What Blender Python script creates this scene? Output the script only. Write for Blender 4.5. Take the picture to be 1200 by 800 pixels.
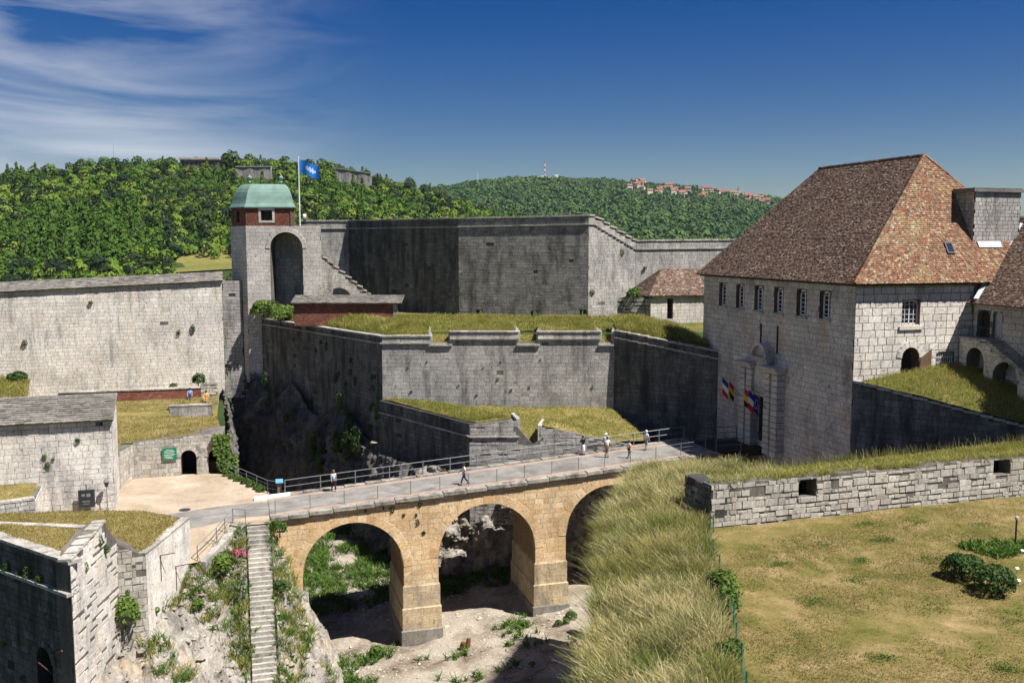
import bpy, bmesh, math, random
import numpy as np
from mathutils import Vector, Matrix, noise as mnoise
for _o in list(bpy.data.objects): bpy.data.objects.remove(_o)
SC = bpy.context.scene
COL = SC.collection
random.seed(11)
RNG = np.random.default_rng(11)
R = math.radians
# ------------------------------------------------------------------ camera, sky, sun, exposure
# world frame: X runs along the bridge towards the gatehouse, Y across it, Z up (metres)
CAM = Vector((-19.17, -72.02, 20.0)); YAW = R(16.5); PITCH = math.atan(115/1100)
cd = bpy.data.cameras.new('camera'); cam = bpy.data.objects.new('camera', cd); COL.objects.link(cam)
cam.location = CAM; cam.rotation_euler = (math.pi/2-PITCH, 0, -YAW)
cd.sensor_width = 36; cd.lens = 33.0; cd.clip_start = .5; cd.clip_end = 40000
SC.camera = cam
SUN_EL = R(58); SUN_H = Vector((.73, -.683)).normalized()
w = bpy.data.worlds.new('World'); SC.world = w; w.use_nodes = True
NT = w.node_tree; NT.nodes.clear()
def N(nt, t, **k):
    n = nt.nodes.new(t)
    for a, b in k.items(): setattr(n, a, b)
    return n
sky = N(NT, 'ShaderNodeTexSky', sky_type='NISHITA'); sky.sun_disc = False
sky.sun_elevation = SUN_EL; sky.sun_rotation = math.atan2(SUN_H.x, SUN_H.y)
sky.air_density = 1.0; sky.dust_density = .25; sky.ozone_density = 3.0; sky.altitude = 300
tc = N(NT, 'ShaderNodeTexCoord')
mp = N(NT, 'ShaderNodeMapping'); mp.inputs['Rotation'].default_value = (0, 0, R(-6)); mp.inputs['Scale'].default_value = (1.5, 1.5, 7.0)
n1 = N(NT, 'ShaderNodeTexNoise'); n1.inputs['Scale'].default_value = 2.3; n1.inputs['Detail'].default_value = 9; n1.inputs['Roughness'].default_value = .58; n1.inputs['Distortion'].default_value = .7
rp = N(NT, 'ShaderNodeMapRange'); rp.inputs[1].default_value = .40; rp.inputs[2].default_value = .86
NT.links.new(tc.outputs['Generated'], mp.inputs[0]); NT.links.new(mp.outputs[0], n1.inputs['Vector']); NT.links.new(n1.outputs['Fac'], rp.inputs[0])
# the cirrus lies in the western half of the sky (towards -X)
dt = N(NT, 'ShaderNodeVectorMath', operation='DOT_PRODUCT'); dt.inputs[1].default_value = (.9588, -.284, 0)
mr = N(NT, 'ShaderNodeMapRange', interpolation_type='SMOOTHSTEP'); mr.inputs[1].default_value = -.10; mr.inputs[2].default_value = -.42
NT.links.new(tc.outputs['Generated'], dt.inputs[0]); NT.links.new(dt.outputs['Value'], mr.inputs[0])
sq = N(NT, 'ShaderNodeMath', operation='MULTIPLY'); NT.links.new(mr.outputs[0], sq.inputs[0]); NT.links.new(rp.outputs[0], sq.inputs[1])
hs = N(NT, 'ShaderNodeHueSaturation'); hs.inputs['Saturation'].default_value = 1.6; hs.inputs['Value'].default_value = .6; hs.inputs['Hue'].default_value = .522
NT.links.new(sky.outputs[0], hs.inputs['Color'])
mx = N(NT, 'ShaderNodeMix', data_type='RGBA'); mx.inputs['B'].default_value = (7.2, 7.6, 8.3, 1)
NT.links.new(sq.outputs[0], mx.inputs['Factor']); NT.links.new(hs.outputs[0], mx.inputs['A'])
bg = N(NT, 'ShaderNodeBackground'); bg.inputs['Strength'].default_value = .05
NT.links.new(mx.outputs['Result'], bg.inputs[0])
wo = N(NT, 'ShaderNodeOutputWorld'); NT.links.new(bg.outputs[0], wo.inputs[0])
sl = bpy.data.lights.new('sun', 'SUN'); sl.energy = 5.0; sl.angle = R(.53); sl.color = (1, .965, .915)
so = bpy.data.objects.new('sun', sl); COL.objects.link(so); so.location = (60, -60, 90)
sd = Vector((SUN_H.x*math.cos(SUN_EL), SUN_H.y*math.cos(SUN_EL), math.sin(SUN_EL)))
so.rotation_euler = sd.to_track_quat('Z', 'Y').to_euler()
SC.view_settings.view_transform = 'Standard'; SC.view_settings.look = 'None'; SC.view_settings.gamma = 1
SC.view_settings.use_curve_mapping = False; SC.view_settings.exposure = 0.98
SC.render.engine = 'CYCLES'; SC.cycles.max_bounces = 6; SC.cycles.diffuse_bounces = 3; SC.cycles.transparent_max_bounces = 6
try: SC.cycles.use_denoising = True
except Exception: pass

# ------------------------------------------------------------------ helpers
_cy, _sy, _cp, _sp = math.cos(YAW), math.sin(YAW), math.cos(PITCH), math.sin(PITCH)
def seen(p):
    """pixels per metre at p and whether it lies in the picture (used only to choose which pieces become single objects)"""
    dx, dy, dz = p[0]-CAM.x, p[1]-CAM.y, p[2]-CAM.z
    x = dx*_cy - dy*_sy; y = dx*_sy + dy*_cy
    f = y*_cp - dz*_sp; u = y*_sp + dz*_cp
    if f < 1: return 0, False
    return 1100/f, abs(x/f) < .56 and abs(u/f) < .375
def near_view(p):
    dx, dy, dz = p[0]-CAM.x, p[1]-CAM.y, p[2]-CAM.z
    x = dx*_cy - dy*_sy; y = dx*_sy + dy*_cy; f = y*_cp - dz*_sp; u = y*_sp + dz*_cp
    return f > 1 and abs(x/f) < .68 and abs(u/f) < .46
def vp(a, d):      # ground point by bearing (tangent, + right) and distance seen from the viewpoint on the keep
    return CAM.x + d*(a*_cy + _sy), CAM.y + d*(-a*_sy + _cy)
def tag(o, label, cat, group=None, kind=None):
    o['label'] = label; o['category'] = cat
    if group: o['group'] = group
    if kind: o['kind'] = kind
    return o
def struct(o, label, cat, kind='structure'): return tag(o, label, cat, None, kind)
def thing(name, label, cat, loc=(0, 0, 0), group=None):
    o = bpy.data.objects.new(name, None); COL.objects.link(o); o.location = loc; o.empty_display_size = .3
    return tag(o, label, cat, group)
def put(o, parent):
    """make o (in world coordinates) a child of parent"""
    if parent is not None:
        o.parent = parent
        o.matrix_parent_inverse = world_of(parent).inverted()
    return o
def world_of(o):
    M = o.matrix_basis.copy()
    if o.parent is not None: M = world_of(o.parent) @ o.matrix_parent_inverse @ M
    return M
class MB:
    def __init__(s): s.v = []; s.f = []; s.t = []; s.m = []
    def poly(s, pts, t=None, m=0):
        i = len(s.v); s.v.extend([tuple(p) for p in pts]); s.f.append(tuple(range(i, i+len(pts))))
        s.t.append(random.random() if t is None else t); s.m.append(m)
    def hexa(s, b, t, tint=None, m=0):
        """b, t: 4 bottom and 4 top points, counter-clockwise seen from above"""
        i = len(s.v); s.v.extend([tuple(p) for p in b]); s.v.extend([tuple(p) for p in t])
        T = random.random() if tint is None else tint
        for q in ((3, 2, 1, 0), (4, 5, 6, 7), (0, 1, 5, 4), (1, 2, 6, 5), (2, 3, 7, 6), (3, 0, 4, 7)):
            s.f.append(tuple(i+k for k in q)); s.t.append(T); s.m.append(m)
    def box(s, x0, x1, y0, y1, z0, z1, tint=None, m=0):
        s.hexa([(x0, y0, z0), (x1, y0, z0), (x1, y1, z0), (x0, y1, z0)], [(x0, y0, z1), (x1, y0, z1), (x1, y1, z1), (x0, y1, z1)], tint, m)
    def obox(s, c, d, wx, wy, wz, tint=None, m=0):
        """box centred at c on its base, d = horizontal direction of wx"""
        d = Vector((d[0], d[1], 0)).normalized(); n = Vector((-d.y, d.x, 0)); c = Vector(c)
        P = [c+d*a*wx/2+n*b*wy/2 for a, b in ((-1, -1), (1, -1), (1, 1), (-1, 1))]
        s.hexa(P, [p+Vector((0, 0, wz)) for p in P], tint, m)
    def tube(s, a, b, r0, r1=None, n=8, tint=None, m=0, cap=True):
        r1 = r0 if r1 is None else r1
        a, b = Vector(a), Vector(b); z = (b-a).normalized(); x = z.orthogonal().normalized(); y = z.cross(x)
        i = len(s.v); T = random.random() if tint is None else tint
        for c, r in ((a, r0), (b, r1)):
            for k in range(n):
                q = 2*math.pi*k/n; s.v.append(tuple(c+x*r*math.cos(q)+y*r*math.sin(q)))
        for k in range(n):
            s.f.append((i+k, i+(k+1) % n, i+n+(k+1) % n, i+n+k)); s.t.append(T); s.m.append(m)
        if cap:
            s.f.append(tuple(i+n-1-k for k in range(n))); s.f.append(tuple(i+n+k for k in range(n))); s.t += [T, T]; s.m += [m, m]
    def lathe(s, c, prof, n=16, tint=.5, m=0):
        i = len(s.v)
        for r, z in prof:
            for k in range(n):
                q = 2*math.pi*k/n; s.v.append((c[0]+r*math.cos(q), c[1]+r*math.sin(q), c[2]+z))
        for j in range(len(prof)-1):
            for k in range(n):
                s.f.append((i+j*n+k, i+j*n+(k+1) % n, i+(j+1)*n+(k+1) % n, i+(j+1)*n+k)); s.t.append(tint); s.m.append(m)
    def grid(s, fn, nu, nv, tint=.5, m=0):
        i = len(s.v)
        for a in range(nu+1):
            for b in range(nv+1): s.v.append(tuple(fn(a/nu, b/nv)))
        for a in range(nu):
            for b in range(nv):
                k = i+a*(nv+1)+b; s.f.append((k, k+nv+1, k+nv+2, k+1)); s.t.append(tint); s.m.append(m)
    def build(s, name, mat, parent=None, smooth=False):
        me = bpy.data.meshes.new(name); me.from_pydata(s.v, [], s.f)
        for q in (mat if isinstance(mat, (list, tuple)) else [mat]): me.materials.append(q)
        if isinstance(mat, (list, tuple)): me.polygons.foreach_set('material_index', s.m)
        at = me.attributes.new('tint', 'FLOAT', 'FACE'); at.data.foreach_set('value', s.t)
        if smooth: me.polygons.foreach_set('use_smooth', [True]*len(s.f))
        me.update()
        o = bpy.data.objects.new(name, me); COL.objects.link(o); put(o, parent); return o
def npmesh(name, V, F, tint, mat, parent=None, smooth=False, k=4):
    """V (n,3), F (m,k) arrays"""
    V = np.asarray(V, np.float32); F = np.asarray(F, np.int32)
    me = bpy.data.meshes.new(name); me.vertices.add(len(V)); me.vertices.foreach_set('co', V.ravel())
    me.loops.add(F.size); me.loops.foreach_set('vertex_index', F.ravel())
    me.polygons.add(len(F)); me.polygons.foreach_set('loop_start', np.arange(0, F.size, F.shape[1], dtype=np.int32))
    me.update(calc_edges=True); me.validate()
    at = me.attributes.new('tint', 'FLOAT', 'FACE'); at.data.foreach_set('value', np.asarray(tint, np.float32)[:len(me.polygons)])
    me.polygons.foreach_set('use_smooth', np.full(len(me.polygons), smooth))
    me.materials.append(mat); me.update()
    o = bpy.data.objects.new(name, me); COL.objects.link(o); put(o, parent); return o
def nz(x, y, z=0, s=1.0): return mnoise.noise(Vector((x*s, y*s, z*s)))
def fbm(x, y, z, s): return mnoise.fractal(Vector((x*s, y*s, z*s)), .9, 2.1, 4)
def interp(x, xs, ys): return float(np.interp(x, xs, ys))

# ------------------------------------------------------------------ materials
def base_mat(name, rough=.9, spec=.25):
    m = bpy.data.materials.new(name); m.use_nodes = True; nt = m.node_tree
    b = nt.nodes['Principled BSDF']; b.inputs['Roughness'].default_value = rough
    b.inputs['Specular IOR Level'].default_value = spec
    return m, nt, b
def ramp(nt, stops, fac=None, interp='LINEAR'):
    r = N(nt, 'ShaderNodeValToRGB'); e = r.color_ramp.elements; r.color_ramp.interpolation = interp
    while len(e) < len(stops): e.new(.5)
    for q, (p, c) in zip(e, stops): q.position = p; q.color = (*c, 1)
    if fac is not None: nt.links.new(fac, r.inputs[0])
    return r
def noise_node(nt, scale, detail=4, rough=.55, vec=None, mscale=None, dist=0):
    n = N(nt, 'ShaderNodeTexNoise'); n.inputs['Scale'].default_value = scale; n.inputs['Detail'].default_value = detail
    n.inputs['Roughness'].default_value = rough; n.inputs['Distortion'].default_value = dist
    if vec is None:
        g = N(nt, 'ShaderNodeNewGeometry'); vec = g.outputs['Position']
    if mscale:
        mm = N(nt, 'ShaderNodeMapping'); mm.inputs['Scale'].default_value = mscale; nt.links.new(vec, mm.inputs[0]); vec = mm.outputs[0]
    nt.links.new(vec, n.inputs['Vector']); return n
def mixc(nt, fac, a, b, mode='MIX'):
    m = N(nt, 'ShaderNodeMix', data_type='RGBA', blend_type=mode)
    for s, q in (('Factor', fac), ('A', a), ('B', b)):
        if hasattr(q, 'is_linked') or hasattr(q, 'links'): nt.links.new(q, m.inputs[s])
        else: m.inputs[s].default_value = q if s == 'Factor' else (*q, 1)
    return m.outputs['Result']
def maprange(nt, src, a, b, c=0, d=1):
    m = N(nt, 'ShaderNodeMapRange'); nt.links.new(src, m.inputs[0])
    for i, q in enumerate((a, b, c, d)): m.inputs[i+1].default_value = q
    return m.outputs[0]
def tint_value(nt):
    a = N(nt, 'ShaderNodeAttribute'); a.attribute_name = 'tint'
    o = N(nt, 'ShaderNodeObjectInfo'); s = N(nt, 'ShaderNodeMath', operation='ADD'); f = N(nt, 'ShaderNodeMath', operation='FRACT')
    nt.links.new(a.outputs['Fac'], s.inputs[0]); nt.links.new(o.outputs['Random'], s.inputs[1]); nt.links.new(s.outputs[0], f.inputs[0])
    return f.outputs[0]
def bump(nt, b, h, strength=.4, dist=.05):
    n = N(nt, 'ShaderNodeBump'); n.inputs['Strength'].default_value = strength; n.inputs['Distance'].default_value = dist
    nt.links.new(h, n.inputs['Height']); nt.links.new(n.outputs[0], b.inputs['Normal'])
def stone_mat(name, cols, dirt=(.055, .052, .048), dirt_lo=.52, dirt_hi=.75, dirt_amt=.8, warm=None, warm_amt=0., streak=(.9, .9, .16), lichen=0., blotch=.45, pits=.6):
    m, nt, b = base_mat(name, .93, .15)
    c = ramp(nt, [(i/(len(cols)-1), q) for i, q in enumerate(cols)], tint_value(nt)).outputs[0]
    fine = noise_node(nt, 5.5, 6, .65)
    c = mixc(nt, 1., c, ramp(nt, [(.28, (.6, .6, .6)), (.62, (1.1, 1.1, 1.1))], fine.outputs['Fac']).outputs[0], 'MULTIPLY')
    big = noise_node(nt, .35, 4, .6)
    c = mixc(nt, blotch, c, ramp(nt, [(.32, (.42, .41, .4)), (.6, (1.12, 1.1, 1.06))], big.outputs['Fac']).outputs[0], 'MULTIPLY')
    if warm:
        wn = noise_node(nt, .55, 5, .6, mscale=(1, 1, .6)); c = mixc(nt, maprange(nt, wn.outputs['Fac'], .5, .72, 0, warm_amt), c, warm)
    st = noise_node(nt, 1.1, 6, .68, mscale=streak)
    c = mixc(nt, maprange(nt, st.outputs['Fac'], dirt_lo, dirt_hi, 0, dirt_amt), c, dirt)
    pt_ = noise_node(nt, 2.6, 3, .55, mscale=(1, 1, 1.3)); c = mixc(nt, maprange(nt, pt_.outputs['Fac'], .64, .70, 0, pits), c, (.05, .047, .043))
    if lichen:
        ln = noise_node(nt, 2.4, 4, .6); c = mixc(nt, maprange(nt, ln.outputs['Fac'], .6, .74, 0, lichen), c, (.13, .14, .04))
    nt.links.new(c, b.inputs['Base Color'])
    bump(nt, b, noise_node(nt, 9, 6, .7).outputs['Fac'], .55, .05)
    return m
def flat_mat(name, col, rough=.6, spec=.4, metal=0, vary=.25, scale=3.):
    m, nt, b = base_mat(name, rough, spec); b.inputs['Metallic'].default_value = metal
    n = noise_node(nt, scale, 5, .6)
    c = mixc(nt, vary, col, ramp(nt, [(.3, (.45, .45, .45)), (.7, (1.25, 1.25, 1.25))], n.outputs['Fac']).outputs[0], 'MULTIPLY')
    nt.links.new(c, b.inputs['Base Color']); return m
def tint_mat(name, stops, rough=.85, spec=.2, patch=None, patch_scale=.3, patch_lo=.45, patch_hi=.62, patch_amt=.7, trans=0., mult=.3):
    """colour by piece, with big patches of another colour, and light that passes leaves when trans > 0"""
    m, nt, b = base_mat(name, rough, spec)
    c = ramp(nt, stops, tint_value(nt)).outputs[0]
    if patch:
        pn = noise_node(nt, patch_scale, 5, .62); c = mixc(nt, maprange(nt, pn.outputs['Fac'], patch_lo, patch_hi, 0, patch_amt), c, patch)
    if mult:
        f = noise_node(nt, 1.6, 4, .6); c = mixc(nt, mult, c, ramp(nt, [(.3, (.5, .5, .5)), (.7, (1.3, 1.3, 1.3))], f.outputs['Fac']).outputs[0], 'MULTIPLY')
    nt.links.new(c, b.inputs['Base Color'])
    if trans:
        t = N(nt, 'ShaderNodeBsdfTranslucent'); nt.links.new(c, t.inputs[0])
        x = N(nt, 'ShaderNodeMixShader'); x.inputs[0].default_value = trans
        nt.links.new(b.outputs[0], x.inputs[1]); nt.links.new(t.outputs[0], x.inputs[2]); nt.links.new(x.outputs[0], nt.nodes['Material Output'].inputs['Surface'])
    return m
M = {}
M['pale'] = stone_mat('pale_limestone', [(.58, .54, .49), (.67, .63, .575), (.62, .575, .525), (.71, .67, .61)], dirt_lo=.52, dirt_hi=.76, dirt_amt=.62, warm=(.55, .43, .28), warm_amt=.35)
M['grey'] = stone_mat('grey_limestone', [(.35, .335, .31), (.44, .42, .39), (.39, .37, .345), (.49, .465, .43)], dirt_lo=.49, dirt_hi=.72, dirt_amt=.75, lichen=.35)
M['dark'] = stone_mat('shade_darkened_limestone', [(.12, .117, .11), (.19, .183, .17), (.15, .145, .135), (.23, .22, .2)], dirt=(.03, .029, .027), dirt_lo=.40, dirt_hi=.64, dirt_amt=.88, lichen=.3, streak=(.8, .8, .17))  # streaked black patina, with base colours lowered further to deepen shade on unlit walls
M['weathered'] = stone_mat('streaked_limestone', [(.27, .255, .235), (.37, .35, .32), (.31, .295, .27), (.42, .395, .36)], dirt_lo=.45, dirt_hi=.68, dirt_amt=.8, lichen=.2, streak=(.7, .7, .22))
M['gate'] = stone_mat('gatehouse_stone', [(.46, .43, .39), (.56, .53, .485), (.50, .455, .41), (.61, .58, .53)], dirt_lo=.52, dirt_hi=.78, dirt_amt=.6, warm=(.40, .25, .15), warm_amt=.55, streak=(.5, .5, .2))
M['bridge'] = stone_mat('golden_bridge_stone', [(.54, .36, .185), (.68, .48, .27), (.60, .43, .25), (.72, .55, .345)], dirt=(.12, .085, .05), dirt_lo=.55, dirt_hi=.8, dirt_amt=.55, warm=(.48, .29, .11), warm_amt=.55)
M['plinth'] = stone_mat('plinth_stone', [(.44, .34, .21), (.54, .42, .26), (.38, .31, .22)], dirt_lo=.48, dirt_hi=.7, dirt_amt=.7)
M['plinth_low'] = stone_mat('dark_plinth_stone', [(.2, .185, .16), (.27, .245, .21), (.23, .2, .165)], dirt_lo=.48, dirt_hi=.7, dirt_amt=.7)  # darker colours for the lowest plinth step
M['tower'] = stone_mat('tower_stone', [(.50, .47, .43), (.62, .58, .53), (.55, .50, .46), (.66, .63, .58)], dirt_lo=.58, dirt_hi=.82, dirt_amt=.5)
M['brick'] = stone_mat('old_red_brick', [(.20, .075, .05), (.27, .10, .065), (.16, .065, .05), (.30, .14, .09)], dirt_lo=.55, dirt_hi=.8, dirt_amt=.6)
M['mortar'] = stone_mat('lime_mortar', [(.15, .135, .115), (.18, .162, .14)], dirt_lo=.45, dirt_hi=.7)
M['mortar_dark'] = stone_mat('dark_mortar', [(.045, .043, .04), (.06, .057, .053)], dirt_lo=.45, dirt_hi=.7)  # darker than the lime mortar
M['mortar_gold'] = stone_mat('golden_mortar', [(.24, .16, .08), (.28, .19, .10)], dirt_lo=.5, dirt_hi=.8)
M['mortar_brown'] = stone_mat('brown_mortar', [(.13, .09, .068), (.17, .115, .085)], dirt_lo=.5, dirt_hi=.8)
M['cope'] = stone_mat('pale_coping_stone', [(.38, .355, .31), (.46, .43, .38), (.32, .30, .265)], dirt_lo=.5, dirt_hi=.72, dirt_amt=.75, lichen=.3)
M['slab'] = stone_mat('roof_slab_stone', [(.13, .12, .11), (.2, .185, .165), (.24, .22, .19), (.16, .15, .14)], dirt_lo=.5, dirt_hi=.75, dirt_amt=.5, lichen=.55)
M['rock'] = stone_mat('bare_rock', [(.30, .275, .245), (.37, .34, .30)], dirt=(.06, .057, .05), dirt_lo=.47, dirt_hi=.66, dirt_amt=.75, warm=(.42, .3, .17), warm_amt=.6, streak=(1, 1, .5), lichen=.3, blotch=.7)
M['rock_dark'] = stone_mat('dark_rock', [(.14, .135, .125), (.18, .172, .16)], dirt_lo=.42, dirt_hi=.6, dirt_amt=.85, streak=(1, 1, .3), lichen=.5, blotch=.8)  # darker rock colours with heavier streaking
M['rubble'] = stone_mat('rubble_stone', [(.34, .315, .275), (.5, .47, .41), (.40, .37, .33), (.56, .53, .47), (.29, .27, .24)], dirt_lo=.5, dirt_hi=.74, dirt_amt=.65, warm=(.42, .31, .2), warm_amt=.35, lichen=.3)
M['tile'] = tint_mat('weathered_brown_roof_tile', [(0, (.06, .038, .028)), (.3, (.12, .078, .056)), (.55, (.165, .115, .086)), (.75, (.145, .076, .048)), (.9, (.21, .16, .122)), (1, (.28, .225, .175))], .85, .2, patch=(.085, .055, .042), patch_scale=.35, patch_lo=.48, patch_hi=.66, patch_amt=.6)
M['tile_red'] = tint_mat('mottled_red_roof_tile', [(0, (.10, .055, .038)), (.2, (.22, .10, .055)), (.4, (.165, .108, .07)), (.58, (.26, .19, .115)), (.72, (.23, .092, .048)), (.86, (.135, .085, .058)), (1, (.35, .285, .18))], .9, .15, patch=(.36, .32, .14), patch_scale=.3, patch_lo=.52, patch_hi=.72, patch_amt=.45)
M['copper'] = flat_mat('green_copper_sheet', (.17, .27, .225), .6, .4, vary=.45, scale=1.1)
M['lead'] = flat_mat('grey_lead_flashing', (.34, .35, .37), .5, .5)
M['white_paint'] = flat_mat('white_paint', (.72, .72, .7), .5, .4, vary=.12)
M['iron'] = flat_mat('grey_painted_iron', (.16, .17, .17), .5, .5, vary=.2)
M['dark_iron'] = flat_mat('dark_iron', (.03, .032, .035), .5, .5)
M['glass'] = flat_mat('window_glass', (.02, .025, .035), .12, .6, vary=.1)
M['wood_dark'] = flat_mat('dark_old_wood', (.035, .028, .022), .8, .2, vary=.4)
M['wood'] = flat_mat('brown_wood', (.16, .10, .06), .8, .2, vary=.4)
M['green_paint'] = flat_mat('green_sign_paint', (.005, .17, .085), .5, .4, vary=.15)
M['green_fence'] = flat_mat('green_fence_paint', (.02, .10, .065), .5, .4)
M['black_board'] = flat_mat('black_notice_board', (.02, .022, .026), .3, .5)
M['soil'] = flat_mat('brown_soil', (.12, .075, .045), .95, .1, vary=.5, scale=2)
M['leaf'] = tint_mat('green_leaves', [(0, (.035, .075, .014)), (.4, (.07, .14, .022)), (.75, (.12, .2, .032)), (1, (.19, .25, .045))], .7, .25, trans=.4, mult=.2)
M['leaf_dark'] = tint_mat('dark_hedge_leaves', [(0, (.02, .042, .009)), (.6, (.042, .085, .015)), (1, (.075, .125, .022))], .7, .25, trans=.25, mult=.2)
M['forest'] = tint_mat('forest_leaves', [(0, (.010, .023, .010)), (.22, (.02, .042, .014)), (.3, (.036, .078, .011)), (.6, (.068, .135, .015)), (.85, (.115, .19, .021)), (1, (.18, .23, .03))], .75, .2, trans=.22, mult=.25)
M['forest_far'] = tint_mat('far_forest_leaves', [(0, (.032, .068, .018)), (.5, (.052, .104, .022)), (1, (.08, .14, .028))], .8, .15, mult=.15)
M['bark'] = flat_mat('bark', (.07, .055, .04), .9, .1)
M['blade'] = tint_mat('dry_tall_grass', [(0, (.10, .12, .022)), (.25, (.19, .19, .045)), (.5, (.32, .28, .10)), (.75, (.46, .39, .18)), (1, (.66, .58, .34))], .8, .15, patch=(.09, .14, .024), patch_scale=.42, patch_lo=.48, patch_hi=.66, patch_amt=.72, trans=.35, mult=.15)
M['blade_mid'] = tint_mat('mown_rampart_grass', [(0, (.11, .145, .022)), (.35, (.22, .24, .042)), (.7, (.34, .305, .082)), (1, (.5, .42, .17))], .8, .15, patch=(.28, .22, .075), patch_scale=.35, patch_lo=.5, patch_hi=.7, patch_amt=.6, trans=.42, mult=.15)
M['blade_green'] = tint_mat('fresh_green_weeds', [(0, (.045, .095, .015)), (.5, (.09, .17, .026)), (1, (.16, .24, .045))], .75, .2, trans=.3, mult=.2)
M['flower'] = flat_mat('pink_flowers', (.42, .10, .16), .8, .1)
def ground_mat(name, stops, scale=.5, scale2=5., fine_amt=.5, specks=None, bumpd=.06):
    m, nt, b = base_mat(name, .95, .1)
    n = noise_node(nt, scale, 7, .62, dist=.4); c = ramp(nt, stops, n.outputs['Fac']).outputs[0]
    f = noise_node(nt, scale2, 6, .7); c = mixc(nt, fine_amt, c, ramp(nt, [(.28, (.45, .45, .45)), (.7, (1.3, 1.3, 1.3))], f.outputs['Fac']).outputs[0], 'MULTIPLY')
    if specks:
        v = N(nt, 'ShaderNodeTexVoronoi'); v.inputs['Scale'].default_value = specks[0]; g = N(nt, 'ShaderNodeNewGeometry'); nt.links.new(g.outputs['Position'], v.inputs['Vector'])
        c = mixc(nt, maprange(nt, v.outputs['Distance'], specks[1], specks[1]*.6, 0, specks[3]), c, specks[2])
    nt.links.new(c, b.inputs['Base Color']); bump(nt, b, f.outputs['Fac'], .6, bumpd)
    return m
M['lawn'] = ground_mat('dry_lawn', [(.3, (.085, .088, .02)), (.42, (.13, .112, .032)), (.52, (.175, .135, .05)), (.62, (.23, .17, .075)), (.72, (.32, .23, .12))], .45, 6., .6)
M['blade_dry'] = tint_mat('scorched_grass', [(0, (.14, .12, .03)), (.35, (.25, .195, .065)), (.7, (.36, .28, .11)), (1, (.5, .4, .2))], .85, .1, patch=(.15, .15, .035), patch_scale=.5, patch_lo=.52, patch_hi=.7, patch_amt=.6, trans=.35, mult=.2)
M['blade_lawn'] = tint_mat('short_lawn_grass', [(0, (.06, .085, .016)), (.35, (.12, .125, .03)), (.6, (.20, .165, .055)), (1, (.34, .26, .12))], .85, .1, patch=(.24, .18, .075), patch_scale=.3, patch_lo=.42, patch_hi=.62, patch_amt=.75, trans=.35, mult=.2)
M['turf'] = ground_mat('rampart_turf', [(.3, (.06, .07, .016)), (.5, (.115, .11, .028)), (.7, (.19, .155, .06))], .5, 6., .5)
M['dryturf'] = ground_mat('dry_turf', [(.3, (.10, .10, .024)), (.48, (.18, .15, .048)), (.7, (.28, .215, .09))], .5, 6., .5)
M['gravel'] = ground_mat('ditch_gravel', [(.28, (.09, .062, .04)), (.42, (.22, .18, .135)), (.58, (.35, .305, .245)), (.75, (.23, .2, .16))], .35, 7., .7, specks=(2.6, .22, (.45, .42, .37), .8))
M['sand'] = ground_mat('sandy_plaza', [(.3, (.25, .195, .135)), (.45, (.33, .26, .185)), (.6, (.39, .315, .235)), (.72, (.44, .37, .285))], .35, 5., .4, bumpd=.02)
M['asphalt'] = ground_mat('worn_asphalt', [(.3, (.12, .112, .1)), (.45, (.19, .178, .16)), (.55, (.23, .213, .19)), (.7, (.28, .258, .23))], .6, 7., .4, bumpd=.01)
M['pave'] = ground_mat('pinkish_edge_paving', [(.3, (.24, .175, .14)), (.6, (.33, .26, .21))], 1.2, 9., .35, bumpd=.02)
M['under'] = ground_mat('forest_floor', [(.3, (.02, .032, .010)), (.6, (.038, .06, .015))], .02, .3, .5)
M['meadow'] = ground_mat('hill_meadow_grass', [(.3, (.11, .12, .03)), (.6, (.19, .165, .05))], .06, .6, .4)
# ------------------------------------------------------------------ masonry: every block has its own edges; the largest in view are objects
UNIT = []
for _k in range(5):
    _r = random.Random(_k); c = .02
    j = lambda: _r.uniform(-.012, .012)
    b4 = [(-.5, 0, -.5), (.5, 0, -.5), (.5, 0, .5), (-.5, 0, .5)]
    f4 = [(-.5+c+j(), -1+_r.uniform(0, .3), -.5+c+j()), (.5-c+j(), -1+_r.uniform(0, .3), -.5+c+j()), (.5-c+j(), -1+_r.uniform(0, .3), .5-c+j()), (-.5+c+j(), -1+_r.uniform(0, .3), .5-c+j())]
    UNIT.append((b4+f4, [(4, 5, 6, 7), (0, 1, 5, 4), (1, 2, 6, 5), (2, 3, 7, 6), (3, 0, 4, 7)]))
UNITV = np.array([u[0] for u in UNIT], np.float32); UNITF = np.array(UNIT[0][1], np.int32)
_unit_me = {}
def unit_mesh(k, mat):
    if (k, mat.name) not in _unit_me:
        me = bpy.data.meshes.new('block'); me.from_pydata(UNIT[k][0], [], UNIT[k][1]); me.materials.append(mat); _unit_me[(k, mat.name)] = me
    return _unit_me[(k, mat.name)]
BLOCKS = {}     # thing name -> list of (matrix 4x4, tint, material, piece name)
def add_block(root, c, d, n, up, wx, dep, wz, mat, piece='stone', tilt=0.):
    if tilt:
        ca, sa = math.cos(tilt), math.sin(tilt); d, up = d*ca+up*sa, up*ca-d*sa
    m = Matrix(((d.x*wx, -n.x*dep, up.x*wz, c.x), (d.y*wx, -n.y*dep, up.y*wz, c.y), (d.z*wx, -n.z*dep, up.z*wz, c.z), (0, 0, 0, 1)))
    BLOCKS.setdefault(root.name, (root, []))[1].append((m, random.random(), mat, piece, wx, wz))
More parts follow.
